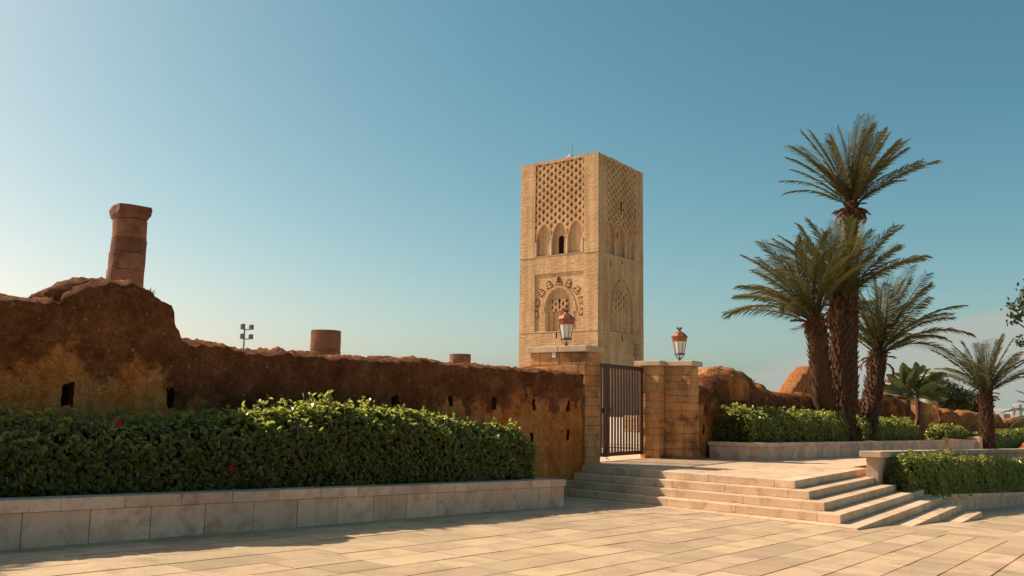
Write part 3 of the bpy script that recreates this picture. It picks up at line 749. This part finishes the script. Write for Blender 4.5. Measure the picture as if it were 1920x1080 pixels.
def lowA(x, z):
    D = np.full_like(x, .22); cx, cz = 8.08, 18.3; dx, dz = x-cx, z-cz; r = np.hypot(dx, dz); th = np.arctan2(dx, dz)
    # palmettes fanning round the arch
    m = np.abs(th) < 1.9; k = np.round(th/.42); t = th-k*.42; rr_ = (r-4.35)/1.45
    pet = (rr_ > .02) & (rr_ < 1.0) & m; w = .17*np.clip(1-rr_, 0, 1)**.55*(1-.25*np.abs(np.sin(rr_*11)))
    D = np.where(pet & (np.abs(t) < w), .10, D)
    holes = pet & (np.abs(t) < w*.85) & (np.sin(rr_*16+np.abs(t)*14) > .45) & (np.abs(t) > .02)
    D = np.where(holes, .55, D); D = np.where(pet & (np.abs(np.abs(t)-w) < .018), .45, D)
    ro = np.where(z < cz-.6, 3.25, np.where(r < 4.35, 9, -1))
    out_ = np.where(z < cz-.3, np.abs(dx) < 3.2, np.hypot(dx*1.22, dz) < 4.35)
    D = np.where(out_, .10, D)
    mid = np.where(z < cz-.3, np.abs(dx) < 2.75, np.hypot(dx*1.3, dz) < 3.85); D = np.where(mid, .30, D)
    inn = np.where(z < cz-.3, np.abs(dx) < 2.3, np.hypot(dx*1.36, dz) < 3.45); D = np.where(inn, .62, D)
    h, rib = sebka(x, z, 8.08, 18.9, .75, 1.1)
    lat = inn & (z > 18.1) & (z < 20.3) & (np.abs(dx) < 1.75)
    D = np.where(lat, np.where(rib > .72, .42, .98), D)
    ia = inn & (z < 18.1) & ((np.abs(dx-.8) < .62) | (np.abs(dx+.8) < .62)); D = np.where(ia, .9, D)
    return D
relief('A', PAl, lowA, 'arch_panel')
def lowB(x, z):
    D = np.full_like(x, .03); cx = 8.35; dx = np.abs(x-cx)
    w = np.where(z < 18.5, 3.95, 3.95*np.sqrt(np.clip(1-((z-18.5)/5.6)**2, 0, 1))*(1-.08*np.clip((z-18.5)/5.6, 0, 1)))
    lob = .10*np.sign(np.sin(z*5.2))
    D = np.where((dx < w) & (z < 24.1), .12, D); D = np.where((dx < w) & (dx > w-.32+lob) & (z < 24.1), .55, D)
    D = np.where((dx < w-.45+lob), .20, D)
    h, rib = sebka(x, z, 8.2, 18.9, .9, 1.35)
    lat = (z > 18.3) & (z < 21.9) & (dx < 2.35); D = np.where(lat, np.where(rib > .70, .10, .62), D)
    for s in (6.45, 8.15, 9.9, 10.4): D = np.where((np.abs(x-s) < .09) & (z < 18.3), .45, D)
    return D
relief('B', PBl, lowB, 'arch_panel')
def nich(x, z):
    D = np.full_like(x, .10); h, rib = sebka(x, z, 13.6, 11.6, .62, .95); D = np.where((z > 11.0), np.where(rib > .7, .08, .5), D)
    D = np.where((z < 11.0) & (np.abs(x-13.6) < .3), .5, D); return D
relief('B', NB, nich, 'niche_panel')
# other sides and roof
mesh('wall', [(TU+TS, TV, 0), (TU+TS, TV+TS, 0), (TU+TS, TV+TS, TZ), (TU+TS, TV, TZ)], [[0, 1, 2, 3]], MT['tower'], TW)
mesh('wall', [(TU, TV+TS, 0), (TU+TS, TV+TS, 0), (TU+TS, TV+TS, TZ), (TU, TV+TS, TZ)], [[3, 2, 1, 0]], MT['tower'], TW)
mesh('roof', [(TU, TV, TZ), (TU+TS, TV, TZ), (TU+TS, TV+TS, TZ), (TU, TV+TS, TZ)], [[0, 1, 2, 3]], MT['tower'], TW)
rr = random.Random(4)
for i in range(9):     # broken remains of the parapet
    for face in 'AB':
        s = .3+i*1.8+rr.uniform(-.4, .4); w = rr.uniform(.5, 1.5); h = rr.uniform(.06, .22)
        a = tp(face, s, TZ+.003, .08); b = tp(face, min(s+w, TS), TZ+h, .7)
        mesh('parapet_stone', *cbox(a, b, .02), MT['tower'], TW)
def opening(face, s0, s1, z0, z1, depth, nm='window', d0=0.0, arched=False):
    if arched:
        n = 9; out_ = [(s0, z0), (s1, z0)] + [((s0+s1)/2+(s1-s0)/2*math.cos(math.pi*k/n)*(1.06 if 0 < k < n else 1), z1-(s1-s0)/2+(s1-s0)/2*1.1*math.sin(math.pi*k/n)) for k in range(n+1)]
    else: out_ = [(s0, z0), (s1, z0), (s1, z1), (s0, z1)]
    k = len(out_); V = [tp(face, s, z, d0) for s, z in out_] + [tp(face, s, z, d0+depth) for s, z in out_]
    F = [[i, (i+1) % k, k+(i+1) % k, k+i] for i in range(k)] + [list(range(k, 2*k))]
    if arched: F.append(list(range(k)))
    return mesh(nm, V, F, MT['dark'], TW)
for r in slA: opening('A', r[0], r[1], r[2], r[3], 1.5, 'slit_window')
for r in slB: opening('B', r[0], r[1], r[2], r[3], 1.5, 'slit_window')
opening('A', 7.36, 8.42, 28.4, 31.55, .5, 'window', .60, True)
opening('A', 8.0, 8.22, 23.15, 24.1, .4, 'slit_window', .02, True); opening('A', 7.95, 8.2, 19.3, 20.2, .4, 'slit_window', .4, True)
opening('B', 7.95, 8.45, 36.5, 38.35, .5, 'window', .10, True); opening('B', 7.45, 7.85, 31.7, 33.05, .5, 'window', .60, True)
for s in colsA: mesh('colonnette', *lathe([(.22, 0), (.22, .15), (.17, .22), (.17, 2.15), (.2, 2.35), (.22, 2.5)], 10, tp('A', min(max(s, 3.15), 12.95), 28.2, .10)), MT['marble'], TW)
for s in colsB[1:]: mesh('colonnette', *lathe([(.22, 0), (.22, .15), (.17, .22), (.17, 1.75), (.2, 1.95), (.22, 2.1)], 10, tp('B', min(s, 13.3), 28.25, .10)), MT['marble'], TW)
for face in 'AB':
    for z, d, segs in ((27.98, .10, ((-.1, 2.9), (13.2 if face == 'A' else 13.6, TS))), (28.02, .06, ((2.91, 13.19 if face == 'A' else 13.59),)), (14.45, .07, ((-.07, TS),))):
        for s0, s1 in segs:
            a = tp(face, s0 if face == 'A' else max(s0, .001), z, -d); b = tp(face, s1, z+.13, .05)
            mesh('ledge', *bbox(a, b), MT['cap'], TW)
an = mesh('antenna', *tube([tp('A', 6.1, TZ, 1.2), tp('A', 6.1, TZ+2.9, 1.2)], [.05, .03], 6), MT['grey'], TW)
mesh('equipment_box', *cbox(tp('A', 6.3, TZ+.002, .9), tp('A', 6.75, TZ+.95, 1.3), .03), MT['white'], TW)
mesh('equipment_box', *cbox(tp('A', 7.0, TZ+.002, .9), tp('A', 7.3, TZ+.7, 1.2), .03), MT['white'], TW)
# low podium wall in front of the tower, seen through the gate
pod = empty('podium_wall', (59, 25, 0), 'low brown retaining wall seen through the gate below the tower', 'wall')
mesh('wall_body', *cbox((46, 24.5, -.2), (72, 25.5, .95), .05), MT['tower'], pod)

# ------------------------------------------------------------------ foliage helpers
def leaf_cloud(P, Nn, L_, Wd, rg, droop=.0):
    """folded leaves at points P facing roughly Nn; returns verts, faces"""
    n = len(P); P = np.asarray(P); Nn = np.asarray(Nn)
    nr = Nn + rg.normal(0, .55, (n, 3)); nr /= np.linalg.norm(nr, axis=1)[:, None]
    t = rg.normal(0, 1, (n, 3)); t[:, 2] += .5-droop; t -= nr*np.sum(t*nr, 1)[:, None]; t /= np.linalg.norm(t, axis=1)[:, None]
    s = np.cross(nr, t); ln = rg.uniform(*L_, n)[:, None]; wd = ln*rg.uniform(*Wd, n)[:, None]
    fold = (rg.uniform(.05, .35, n))[:, None]
    b = P; m1 = P+t*ln*.3; m2 = P+t*ln*.68; tip = P+t*ln*1.0-nr*ln*.12
    lft = s*wd*.5
    V = np.stack([b, m1+lft+nr*wd*fold, m2+lft*.85+nr*wd*fold, tip, m2-lft*.85+nr*wd*fold, m1-lft+nr*wd*fold], 1).reshape(-1, 3)
    k = (np.arange(n)*6)[:, None]
    F = np.concatenate([k+np.array([[0, 1, 2, 3]]), k+np.array([[0, 3, 4, 5]])], 0)
    return V, F
def lumps(x, y, z, ph):
    return .5*np.sin(x*2.1+ph)*np.cos(z*3.3+y*1.7+ph*2)+.3*np.sin(x*4.7+y*3.1+ph*3)*np.sin(z*5.3+ph)+.2*np.sin(x*9.1+z*8.3+y*7+ph)
def hedge(label, ua, ub, va, vb, zlo, zhi, dens, L_, ph, vskew=0.0, amp=.08, group='clipped leafy hedges', ends=(1, 1), cat='hedge', sprig=1.0, core_in=.13):
    """zlo(u), zhi(u): bottom and top"""
    root = empty('hedge', ((ua+ub)/2, (va+vb)/2, zlo((ua+ub)/2)), label, cat, group)
    rg = np.random.default_rng(int(ph*100)+3)
    Ln = ub-ua; H = zhi((ua+ub)/2)-zlo((ua+ub)/2); T = vb-va; Ps = []; Ns = []
    def add(n, fu, nn):
        u, v, h = fu(n); Ps.append(np.stack([u, v, h], 1)); Ns.append(np.tile(nn, (n, 1)))
    R = rg.uniform
    add(int(Ln*H*dens), lambda n: (R(ua, ub, n), va+rg.exponential(.05, n), R(0, 1, n)), (0, -1, .45))
    add(int(Ln*T*dens*1.1), lambda n: (R(ua, ub, n), R(va, vb, n), 1-rg.exponential(.03, n)), (0, -.25, 1))
    add(int(Ln*H*dens*.35), lambda n: (R(ua, ub, n), vb-rg.exponential(.05, n), R(0, 1, n)), (0, 1, .4))
    if ends[0]: add(int(T*H*dens), lambda n: (ua+rg.exponential(.05, n), R(va, vb, n), R(0, 1, n)), (-1, 0, .45))
    if ends[1]: add(int(T*H*dens), lambda n: (ub-rg.exponential(.05, n), R(va, vb, n), R(0, 1, n)), (1, 0, .45))
    P = np.concatenate(Ps); Nn = np.concatenate(Ns).astype(float)
    # rounded shoulders and lumpy outline
    h = P[:, 2]; cu = (ua+ub)/2; cv = (va+vb)/2
    zl = np.array([zlo(a) for a in P[:, 0]]); zh = np.array([zhi(a) for a in P[:, 0]])
    z = zl+(zh-zl)*h; P = np.stack([P[:, 0], P[:, 1], z], 1)
    sh = np.clip((h-.66)/.34, 0, 1)**2
    P[:, 1] += (cv-P[:, 1])*.62*sh
    Nn[:, 2] += 1.6*sh*(np.abs(Nn[:, 1]) > .5); Nn[:, 0] -= .15
    du = np.minimum(P[:, 0]-ua, ub-P[:, 0]); P[:, 2] -= np.where((h > .8), .16*np.clip(1-du/.3, 0, 1)**2, 0)
    lp = lumps(P[:, 0], P[:, 1], P[:, 2], ph)*amp
    P += Nn/np.linalg.norm(Nn, axis=1)[:, None]*lp[:, None]
    # young shoots on top
    ns = int(Ln*T*15*sprig); su = R(ua+.1, ub-.1, ns); sv = R(va+.18*T, vb-.2*T, ns); q = []; qn = []
    for a, b in zip(su, sv):
        hh = rg.uniform(.05, .24); z0 = zhi(a)+float(lumps(np.array(a), np.array(b), np.array(zhi(a)), ph))*amp-.03-.22*(abs(b-cv)/(T/2))**2*(zhi(a)-zlo(a)); lean = rg.normal(0, .12, 2)
        for i in range(int(4+hh*34)):
            f_ = rg.uniform(0, 1); q.append((a+lean[0]*f_*hh*3, b+lean[1]*f_*hh*3, z0+f_*hh)); th = rg.uniform(0, 6.28); qn.append((math.cos(th)*.8, math.sin(th)*.8, .7))
    P = np.concatenate([P, np.array(q)]); Nn = np.concatenate([Nn, np.array(qn)])
    if vskew: P[:, 1] += vskew*(P[:, 0]-ua)
    V, F = leaf_cloud(P, Nn, L_, (.48, .68), rg)
    mesh('foliage', V, F, MT['hedge'], root, kind='stuff')
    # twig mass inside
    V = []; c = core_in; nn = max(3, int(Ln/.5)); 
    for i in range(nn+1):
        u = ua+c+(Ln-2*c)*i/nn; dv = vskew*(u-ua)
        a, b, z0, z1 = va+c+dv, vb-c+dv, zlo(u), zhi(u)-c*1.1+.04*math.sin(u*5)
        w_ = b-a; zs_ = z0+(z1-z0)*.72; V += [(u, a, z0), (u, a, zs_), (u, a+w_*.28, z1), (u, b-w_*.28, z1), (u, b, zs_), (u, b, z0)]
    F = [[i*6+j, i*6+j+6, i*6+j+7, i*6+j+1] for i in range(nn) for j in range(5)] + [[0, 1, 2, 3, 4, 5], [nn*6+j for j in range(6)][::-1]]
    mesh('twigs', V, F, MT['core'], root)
    return root
def flower(parent, p, r, seed):
    rr = random.Random(seed); V = []; F = []
    ax = Vector((-.35, -1, .25)).normalized(); a = ax.orthogonal().normalized(); b = ax.cross(a); p = Vector(p)
    for k in range(5):
        th = k*2*math.pi/5+rr.random()*.3; d = a*math.cos(th)+b*math.sin(th); s = ax.cross(d); n = len(V)
        V += [tuple(p), tuple(p+d*r*.5+s*r*.38+ax*r*.15), tuple(p+d*r*.95+s*r*.3+ax*r*.05), tuple(p+d*r*1.05-ax*r*.08), tuple(p+d*r*.95-s*r*.3+ax*r*.1), tuple(p+d*r*.5-s*r*.38+ax*r*.2)]
        F += [[n, n+1, n+2, n+3], [n, n+3, n+4, n+5]]
    t = tube([p, p+ax*r*.5, p+ax*r*.95], [r*.07, r*.06, r*.08], 5); n = len(V); V += t[0]; F += [[i+n for i in f] for f in t[1]]
    mesh('flower', V, F, MT['red'], parent)
hz = lambda u: lerp_prof([(1.5, .36), (4.17, .28), (14.3, -.08)], u)-.02
HG = hedge('big dark leafy hedge with red flowers in the long planter on the left', 2.2, 13.85, 9.56, 10.55, hz, lambda u: lerp_prof([(2, 1.06), (5, 1.06), (6.5, 1.08), (8, 1.19), (9, 1.27), (11, 1.18), (13, .94), (14.0, .80)], u), 980, (.062, .108), 1.3, amp=.085, sprig=1.25)
for i, (u, z, r) in enumerate(((6.30, .33, .055), (7.05, .50, .062), (12.02, .10, .055), (4.62, .53, .055), (5.49, 1.08, .06))): flower(HG, (u, 9.56, z), r*.62, i)
hedge('leafy hedge in raised planter between gate pillar and the clump of palms', 23.75, 33.2, 9.12, 10.2, lambda u: .36-.017*(u-23.5), lambda u: lerp_prof([(23.7, 1.36), (28, 1.28), (32, 1.22)], u), 520, (.08, .13), 2.1)
hedge('leafy hedge in raised planter right of the clump of palms', 35.3, 45.2, 9.15, 10.1, lambda u: .2-.02*(u-35), lambda u: 1.06-.012*(u-35), 380, (.09, .15), 3.7)
hedge('small round hedge behind the short planter left of the lone palm', 52.2, 60.0, 9.3, 10.3, lambda u: -.3, lambda u: .62-.02*(u-52), 260, (.11, .18), 4.4)
hedge('distant low hedge below the humped wall right of lone palm', 63.5, 92.0, 8.7, 10.2, lambda u: -1.6, lambda u: lerp_prof([(63, .05), (75, .02), (92, -.05)], u), 130, (.15, .24), 5.2, core_in=.25)
hedge('bright leafy hedge below the low coping wall right of the steps', 21.95, 46.0, 4.72, 5.28, lambda u: G(u, 4.5)+.33, lambda u: lerp_prof([(22, .13), (22.6, .24), (26, .18), (30, -.02), (36, -.32), (46, -.65)], u), 520, (.075, .12), 6.3, vskew=-.048, amp=.10)

# ------------------------------------------------------------------ palms
def frond_mesh(nm, L_, bend, seed, pairs=54, lf=.57, wid=.032, m=None, dead=False, strip=.16):
    rr = random.Random(seed); V = []; F = []; n = 26
    pts = []; p = Vector((0, 0, 0)); side = rr.uniform(-.25, .25)
    for i in range(n):
        f_ = i/(n-1); a = math.radians(bend)*f_**1.5
        pts.append(p.copy()); p = p + Vector((math.sin(a), side*f_*.25, math.cos(a))).normalized()*L_/(n-1)
    tv, tf = tube(pts, [.035*(1-.85*i/(n-1))*L_/3.6 for i in range(n)], 4, False); V += tv; F += tf
    def at(f_):
        x = f_*(n-1); i = min(int(x), n-2); return pts[i].lerp(pts[i+1], x-i), (pts[i+1]-pts[i]).normalized()
    for k in range(pairs):
        f_ = strip+(1-strip)*(k+rr.random()*.5)/pairs; q, t = at(min(f_, .999)); sd_ = Vector((0, 1, 0)); sd_ = (sd_-t*sd_.dot(t)).normalized(); nr = t.cross(sd_)   # nr points up/out of frond
        ll = lf*(.42+.58*math.sin(math.pi*min(1, (f_-strip)/(1-strip)*.86+.10))**.8)*rr.uniform(.85, 1.12)*(L_/3.6)
        fwd = .60+.65*f_
        for s in (-1, 1):
            d = (t*fwd + sd_*s*1.0 - nr*rr.uniform(-.1, .45)).normalized(); w = wid*rr.uniform(.8, 1.2)
            o_ = (nr*.6+t*.4*s).normalized()*w; b0 = q; e = q+d*ll + Vector((0, 0, -.10*ll)); mm = q+d*ll*.5
            i0 = len(V); V += [tuple(b0-o_*.35), tuple(b0+o_*.35), tuple(mm+o_*.5), tuple(e), tuple(mm-o_*.5)]; F += [[i0, i0+1, i0+2, i0+4], [i0+4, i0+2, i0+3]]
    me = bpy.data.meshes.new(nm); me.from_pydata([tuple(v) for v in V], [], F); me.update(); me.materials.append(m or MT['palm']); return me
FM = {}
for bi, b in enumerate((14, 30, 48, 70, 95)):
    FM[b] = [frond_mesh('frond', 3.6, b, 10*bi+s) for s in range(3)]
DEAD = [frond_mesh('dry_frond', 1.0, b, 90+i, 16, .9, .07, MT['deadpalm'], strip=.3) for i, b in enumerate((60, 110))]
def palm(base, crown, r0_, r1_, label, nf, size_, tilts, lean=(0, 0), seed=0, scales=260, dead=10, bends=(14, 30, 48), group='palm trees', scale_len=.28, az_bias=None, bow=.0):
    rr = random.Random(seed); root = empty('palm_tree', base, label, 'palm', group)
    B = Vector(base); C = Vector(crown); n = 14; pth = []; rad = []
    for i in range(n):
        f_ = i/(n-1); p = B.lerp(C, f_); q = f_*(1-f_)*bow; p = p + Vector((C.x-B.x, C.y-B.y, 0))*q
        pth.append(p); rad.append(r0_+(r1_-r0_)*f_ + (.12*max(0, 1-f_*8)) + .02*math.sin(i*2.1+seed))
    pth[0] = pth[0]-Vector((0, 0, .35))
    mesh('trunk', *tube(pth, rad, 14), MT['bark'], root, smooth=True)
    V = []; F = []
    for k in range(scales):
        f_ = .03+.97*(k+.5)/scales; x = f_*(n-1); i = min(int(x), n-2); p = pth[i].lerp(pth[i+1], x-i); r = rad[i]+(rad[i+1]-rad[i])*(x-i)
        th = k*2.39996+rr.uniform(-.15, .15); d = Vector((math.cos(th), math.sin(th), 0)); s = Vector((-d.y, d.x, 0)); h = scale_len*rr.uniform(.7, 1.25); w = .085*rr.uniform(.8, 1.2)*(r0_/.3)**.5
        o0 = p+d*(r-.03); out_ = .045+.08*rr.random()*(.5+f_)
        i0 = len(V); V += [tuple(o0-s*w), tuple(o0+s*w), tuple(o0+d*.06+Vector((0, 0, -.02))), tuple(o0+d*out_+s*w*.55+Vector((0, 0, h*.75))), tuple(o0+d*out_-s*w*.55+Vector((0, 0, h*.75))), tuple(o0+d*(out_+.045)+Vector((0, 0, h)))]
        F += [[i0, i0+2, i0+5, i0+4], [i0+2, i0+1, i0+3, i0+5], [i0, i0+4, i0+3, i0+1], [i0+4, i0+5, i0+3]]
    mesh('leaf_base_bark', V, F, MT['bark'], root, kind='stuff')
    Ax = Vector((lean[0], lean[1], 1)).normalized(); Q = Vector((0, 0, 1)).rotation_difference(Ax).to_matrix().to_4x4()
    for k in range(nf):
        f_ = (k+.5)/nf; tl = tilts[0]+(tilts[1]-tilts[0])*f_**.8+rr.uniform(-5, 5); az = k*2.39996+rr.uniform(-.25, .25)
        bb = min(FM, key=lambda q: abs(q-(bends[0]+(bends[-1]-bends[0])*f_+rr.uniform(-12, 12))))
        o = bpy.data.objects.new('frond', rr.choice(FM[bb])); col.objects.link(o); o.parent = root
        sc = size_/3.6*rr.uniform(.84, 1.08)*(.9+.1*f_)
        Mx = Matrix.Translation(C-B+Vector((0, 0, -.25*f_))) @ Q @ Matrix.Rotation(az, 4, 'Z') @ Matrix.Rotation(math.radians(tl), 4, 'Y') @ Matrix.Rotation(rr.uniform(-.5, .5), 4, 'Z') @ Matrix.Scale(sc, 4)
        o.matrix_local = Mx
    for k in range(dead):
        o = bpy.data.objects.new('dry_frond', DEAD[k % 2]); col.objects.link(o); o.parent = root
        o.matrix_local = Matrix.Translation(C-B+Vector((0, 0, -.25-.3*rr.random()))) @ Matrix.Rotation(k*2.4+rr.random(), 4, 'Z') @ Matrix.Rotation(math.radians(rr.uniform(45, 110)), 4, 'Y') @ Matrix.Scale(rr.uniform(.6, 1.05), 4)
    return root
palm((36.4, 10.0, .1), (37.7, 9.9, 10.15), .33, .26, 'tallest palm of the clump with its high crown against the sky', 50, 3.85, (2, 52), (0, 0), 1, 330, 30, (12, 22, 34), scale_len=.14)
palm((34.2, 9.55, .1), (34.1, 9.55, 5.6),   .39, .34, 'thick shaggy palm at the front middle of the clump', 50, 3.6, (2, 46), (.02, .0), 2, 300, 12, (14, 28, 46))
palm((33.9, 10.0, .1), (32.0, 9.8, 4.7), .37, .31, 'left leaning palm of the clump drooping over the hedge', 42, 3.6, (2, 44), (-.42, .30), 3, 240, 10, (18, 36, 64), bow=.5)
palm((36.3, 9.45, .1), (39.3, 9.45, 3.95), .37, .30, 'short right leaning palm of the clump', 42, 4.0, (3, 50), (.22, -.10), 4, 220, 8, (16, 40, 70), bow=.5)
palm((60.4, 8.5, -1.2), (60.9, 8.45, 2.75), .40, .33, 'lone stocky palm beyond the far gate pillar at right', 42, 3.9, (2, 52), (.02, 0), 5, 220, 14, (14, 30, 48), scale_len=.34)
palm((88.0, 7.0, -3.2), (87.5, 7.2, .8), .4, .34, 'far palm at the right edge of view with only frond tips showing', 30, 4.6, (10, 75), (0, 0), 6, 120, 6, (30, 60, 90))

palm((-.6, 14.2, 0), (-.1, 14.0, 5.3), .36, .3, 'palm outside the left edge whose frond shadow falls on the near paving', 34, 3.4, (10, 80), (0, 0), 9, 60, 4, (30, 60, 90))

# ------------------------------------------------------------------ broad leaved plant by the far gate
def broad_plant(base, label):
    root = empty('broad_leaved_plant', base, label, 'plant'); rr = random.Random(8); B = Vector(base)
    # two bare stems
    tops = [Vector((45.3, 9.65, 2.0)), Vector((46.9, 9.5, 2.2))]
    for tp_, b in zip(tops, (Vector((45.4, 9.6, -.1)), Vector((46.7, 9.5, -.1)))):
        mesh('stem', *tube([b, b.lerp(tp_, .5)+Vector((.04, 0, 0)), tp_], [.11, .10, .13], 8), MT['wood'], root)
    for k in range(34):
        tp_ = tops[k % 2]
        a = math.radians(-88+176*((k//2)+.5)/17+rr.uniform(-6, 6)); az = rr.uniform(-.4, .4)
        dirv = Vector((math.sin(a)*math.sin(az)*.8+rr.uniform(-.3, .2), math.sin(a), math.cos(a))).normalized()
        pl = rr.uniform(.45, .75); s0 = tp_; s1 = tp_+dirv*pl
        P = [tube([s0, s0.lerp(s1, .5), s1], [.035, .028, .02], 5)]
        ln = rr.uniform(.75, 1.1); wd = ln*rr.uniform(.42, .58); nrm = Vector((-1, rr.uniform(-1.1, .9), rr.uniform(-.3, 1.2))).normalized()
        sdv = dirv.cross(nrm).normalized(); nrm = sdv.cross(dirv); V = []; F = []; m_ = 9; q = s1.copy(); d = dirv.copy(); bendv = rr.uniform(.05, .45)
        for i in range(m_):
            f_ = i/(m_-1); w = wd*math.sin(math.pi*min(.97, .08+f_*.9))**.7*.5
            rip = .0 if i % 2 or rr.random() < .5 else .18*w
            V += [tuple(q-sdv*(w-rip)+nrm*w*.35), tuple(q), tuple(q+sdv*(w-rip)+nrm*w*.35)]
            q = q+d*ln/(m_-1); d = (d+Vector((0, dirv.y*.4, -1))*bendv*.35).normalized()
        for i in range(m_-1): F += [[3*i, 3*i+1, 3*i+4, 3*i+3], [3*i+1, 3*i+2, 3*i+5, 3*i+4]]
        n = len(V); V += P[0][0]; F += [[j+n for j in f] for f in P[0][1]]
        mesh('leaf', V, F, MT['banana'], root)
    return root
broad_plant((46.0, 9.6, -.1), 'broad leaved plant on two thin stems in front of the far gate')

# ------------------------------------------------------------------ trees
def tree(base, blobs, label, n, L_, seed, group=None, trunk_r=.18):
    root = empty('broadleaf_tree', base, label, 'tree', group); rg = np.random.default_rng(seed); B = Vector(base); rr = random.Random(seed)
    c0 = Vector(blobs[0][:3]); mid = B.lerp(c0, .6)
    P = [tube([B-Vector((0, 0, .3)), B.lerp(mid, .5)+Vector((.1, .05, 0)), mid, c0], [trunk_r*1.2, trunk_r, trunk_r*.8, trunk_r*.35], 9)]
    for b in blobs[1:]: P.append(tube([mid, mid.lerp(Vector(b[:3]), .5)+Vector((0, 0, .1)), Vector(b[:3])], [trunk_r*.55, trunk_r*.4, trunk_r*.12], 6))
    mesh('trunk', *join(P), MT['wood'], root, smooth=True)
    Ps = []; Ns = []; tot = sum(b[3]**2 for b in blobs)
    for b in blobs:
        k = int(n*b[3]**2/tot); d = rg.normal(0, 1, (k, 3)); d /= np.linalg.norm(d, axis=1)[:, None]
        lump = 1+.28*np.sin(d[:, 0]*6+seed)*np.sin(d[:, 1]*5+b[0])+.2*np.sin(d[:, 2]*8+d[:, 0]*7)
        r = b[3]*lump*rg.uniform(.55, 1.02, k)**.6
        Ps.append(np.array(b[:3])+d*r[:, None]*np.array([1, 1, .8])); Ns.append(d*.7+np.array([0, 0, .5]))
    V, F = leaf_cloud(np.concatenate(Ps), np.concatenate(Ns), L_, (.4, .6), rg)
    mesh('crown', V, F, MT['tree'], root, kind='stuff')
    return root
tree((100, 17.6, -1), [(100, 17.6, 3.2, 1.9), (98.5, 18.4, 3.9, 1.6), (101.6, 16.9, 2.6, 1.5)], 'dark bushy tree behind the far gate pillar', 2600, (.25, .45), 51, 'bushy trees beyond the far gate')
tree((106, 16.6, -1), [(106, 16.6, 2.4, 2.0), (108.5, 16.2, 2.6, 1.6), (104.5, 17.3, 1.6, 1.5), (109.8, 16.2, 1.2, 1.3)], 'lighter olive green bushy tree right of the dark one behind the wall', 3000, (.25, .45), 52, 'bushy trees beyond the far gate')
tree((92, 20.4, -1), [(92, 20.4, 3.1, 1.4), (90.7, 20.8, 2.6, 1.1)], 'small rounded tree peeping left of the broad leaved plant', 1400, (.22, .4), 53, 'bushy trees beyond the far gate')
tree((50.5, 3.0, -2.2), [(50.6, 3.4, 7.6, 1.5), (47.2, 4.92, 6.35, .62), (46.8, 5.14, 5.75, .34), (47.4, 4.88, 4.75, .36), (52, 3.2, 6.2, 1.6), (48.6, 4.3, 7.0, .8)], 'tree leaning in at the right edge with dark leafy branch tips', 2400, (.14, .26), 54)
# weeds on the wall and plant by the palms
def weed(p, h, n, label, seed, m='weed'):
    rr = random.Random(seed); root = empty('weed_tuft', p, label, 'weed', 'weeds on the wall'); V = []; F = []; p = Vector(p)
    for k in range(n):
        th = rr.uniform(0, 6.28); d = Vector((math.cos(th), math.sin(th), 0)); e = p+d*h*rr.uniform(.2, .7)+Vector((0, 0, h*rr.uniform(.5, 1))); s = Vector((-d.y, d.x, 0))*.012; mm = p.lerp(e, .55)+Vector((0, 0, h*.12))
        i0 = len(V); V += [tuple(p-s), tuple(p+s), tuple(mm+s*1.4), tuple(e), tuple(mm-s*1.4)]; F += [[i0, i0+1, i0+2, i0+4], [i0+4, i0+2, i0+3]]
    mesh('blades', V, F, MT[m], root)
weed((6.88, 11.45, 2.72), .22, 26, 'grey green weed tuft on right shoulder of the wall hump', 1)
weed((5.3, 11.5, 2.54), .13, 12, 'tiny dry weed on the wall left of the hump', 2)
weed((28.5, 10.9, 2.2), .3, 14, 'small weed on earth wall right of the orange mound', 3)
# far white building
fb = empty('white_building', (150, 18.4, -3), 'small white flat roofed building far off between lone palm and red lantern', 'building')
mesh('wall', *cbox((148, 17.0, -3), (156, 22.3, 2.2), .05), MT['white'], fb); mesh('stair_tower', *cbox((147, 16.2, -3), (150, 16.98, 2.9), .05), MT['white'], fb)
for i in range(3): mesh('window', *cbox((147.9, 17.6+i*1.5, .6), (147.99, 18.4+i*1.5, 1.5), .01), MT['grey'], fb)
S.render.engine = 'CYCLES'
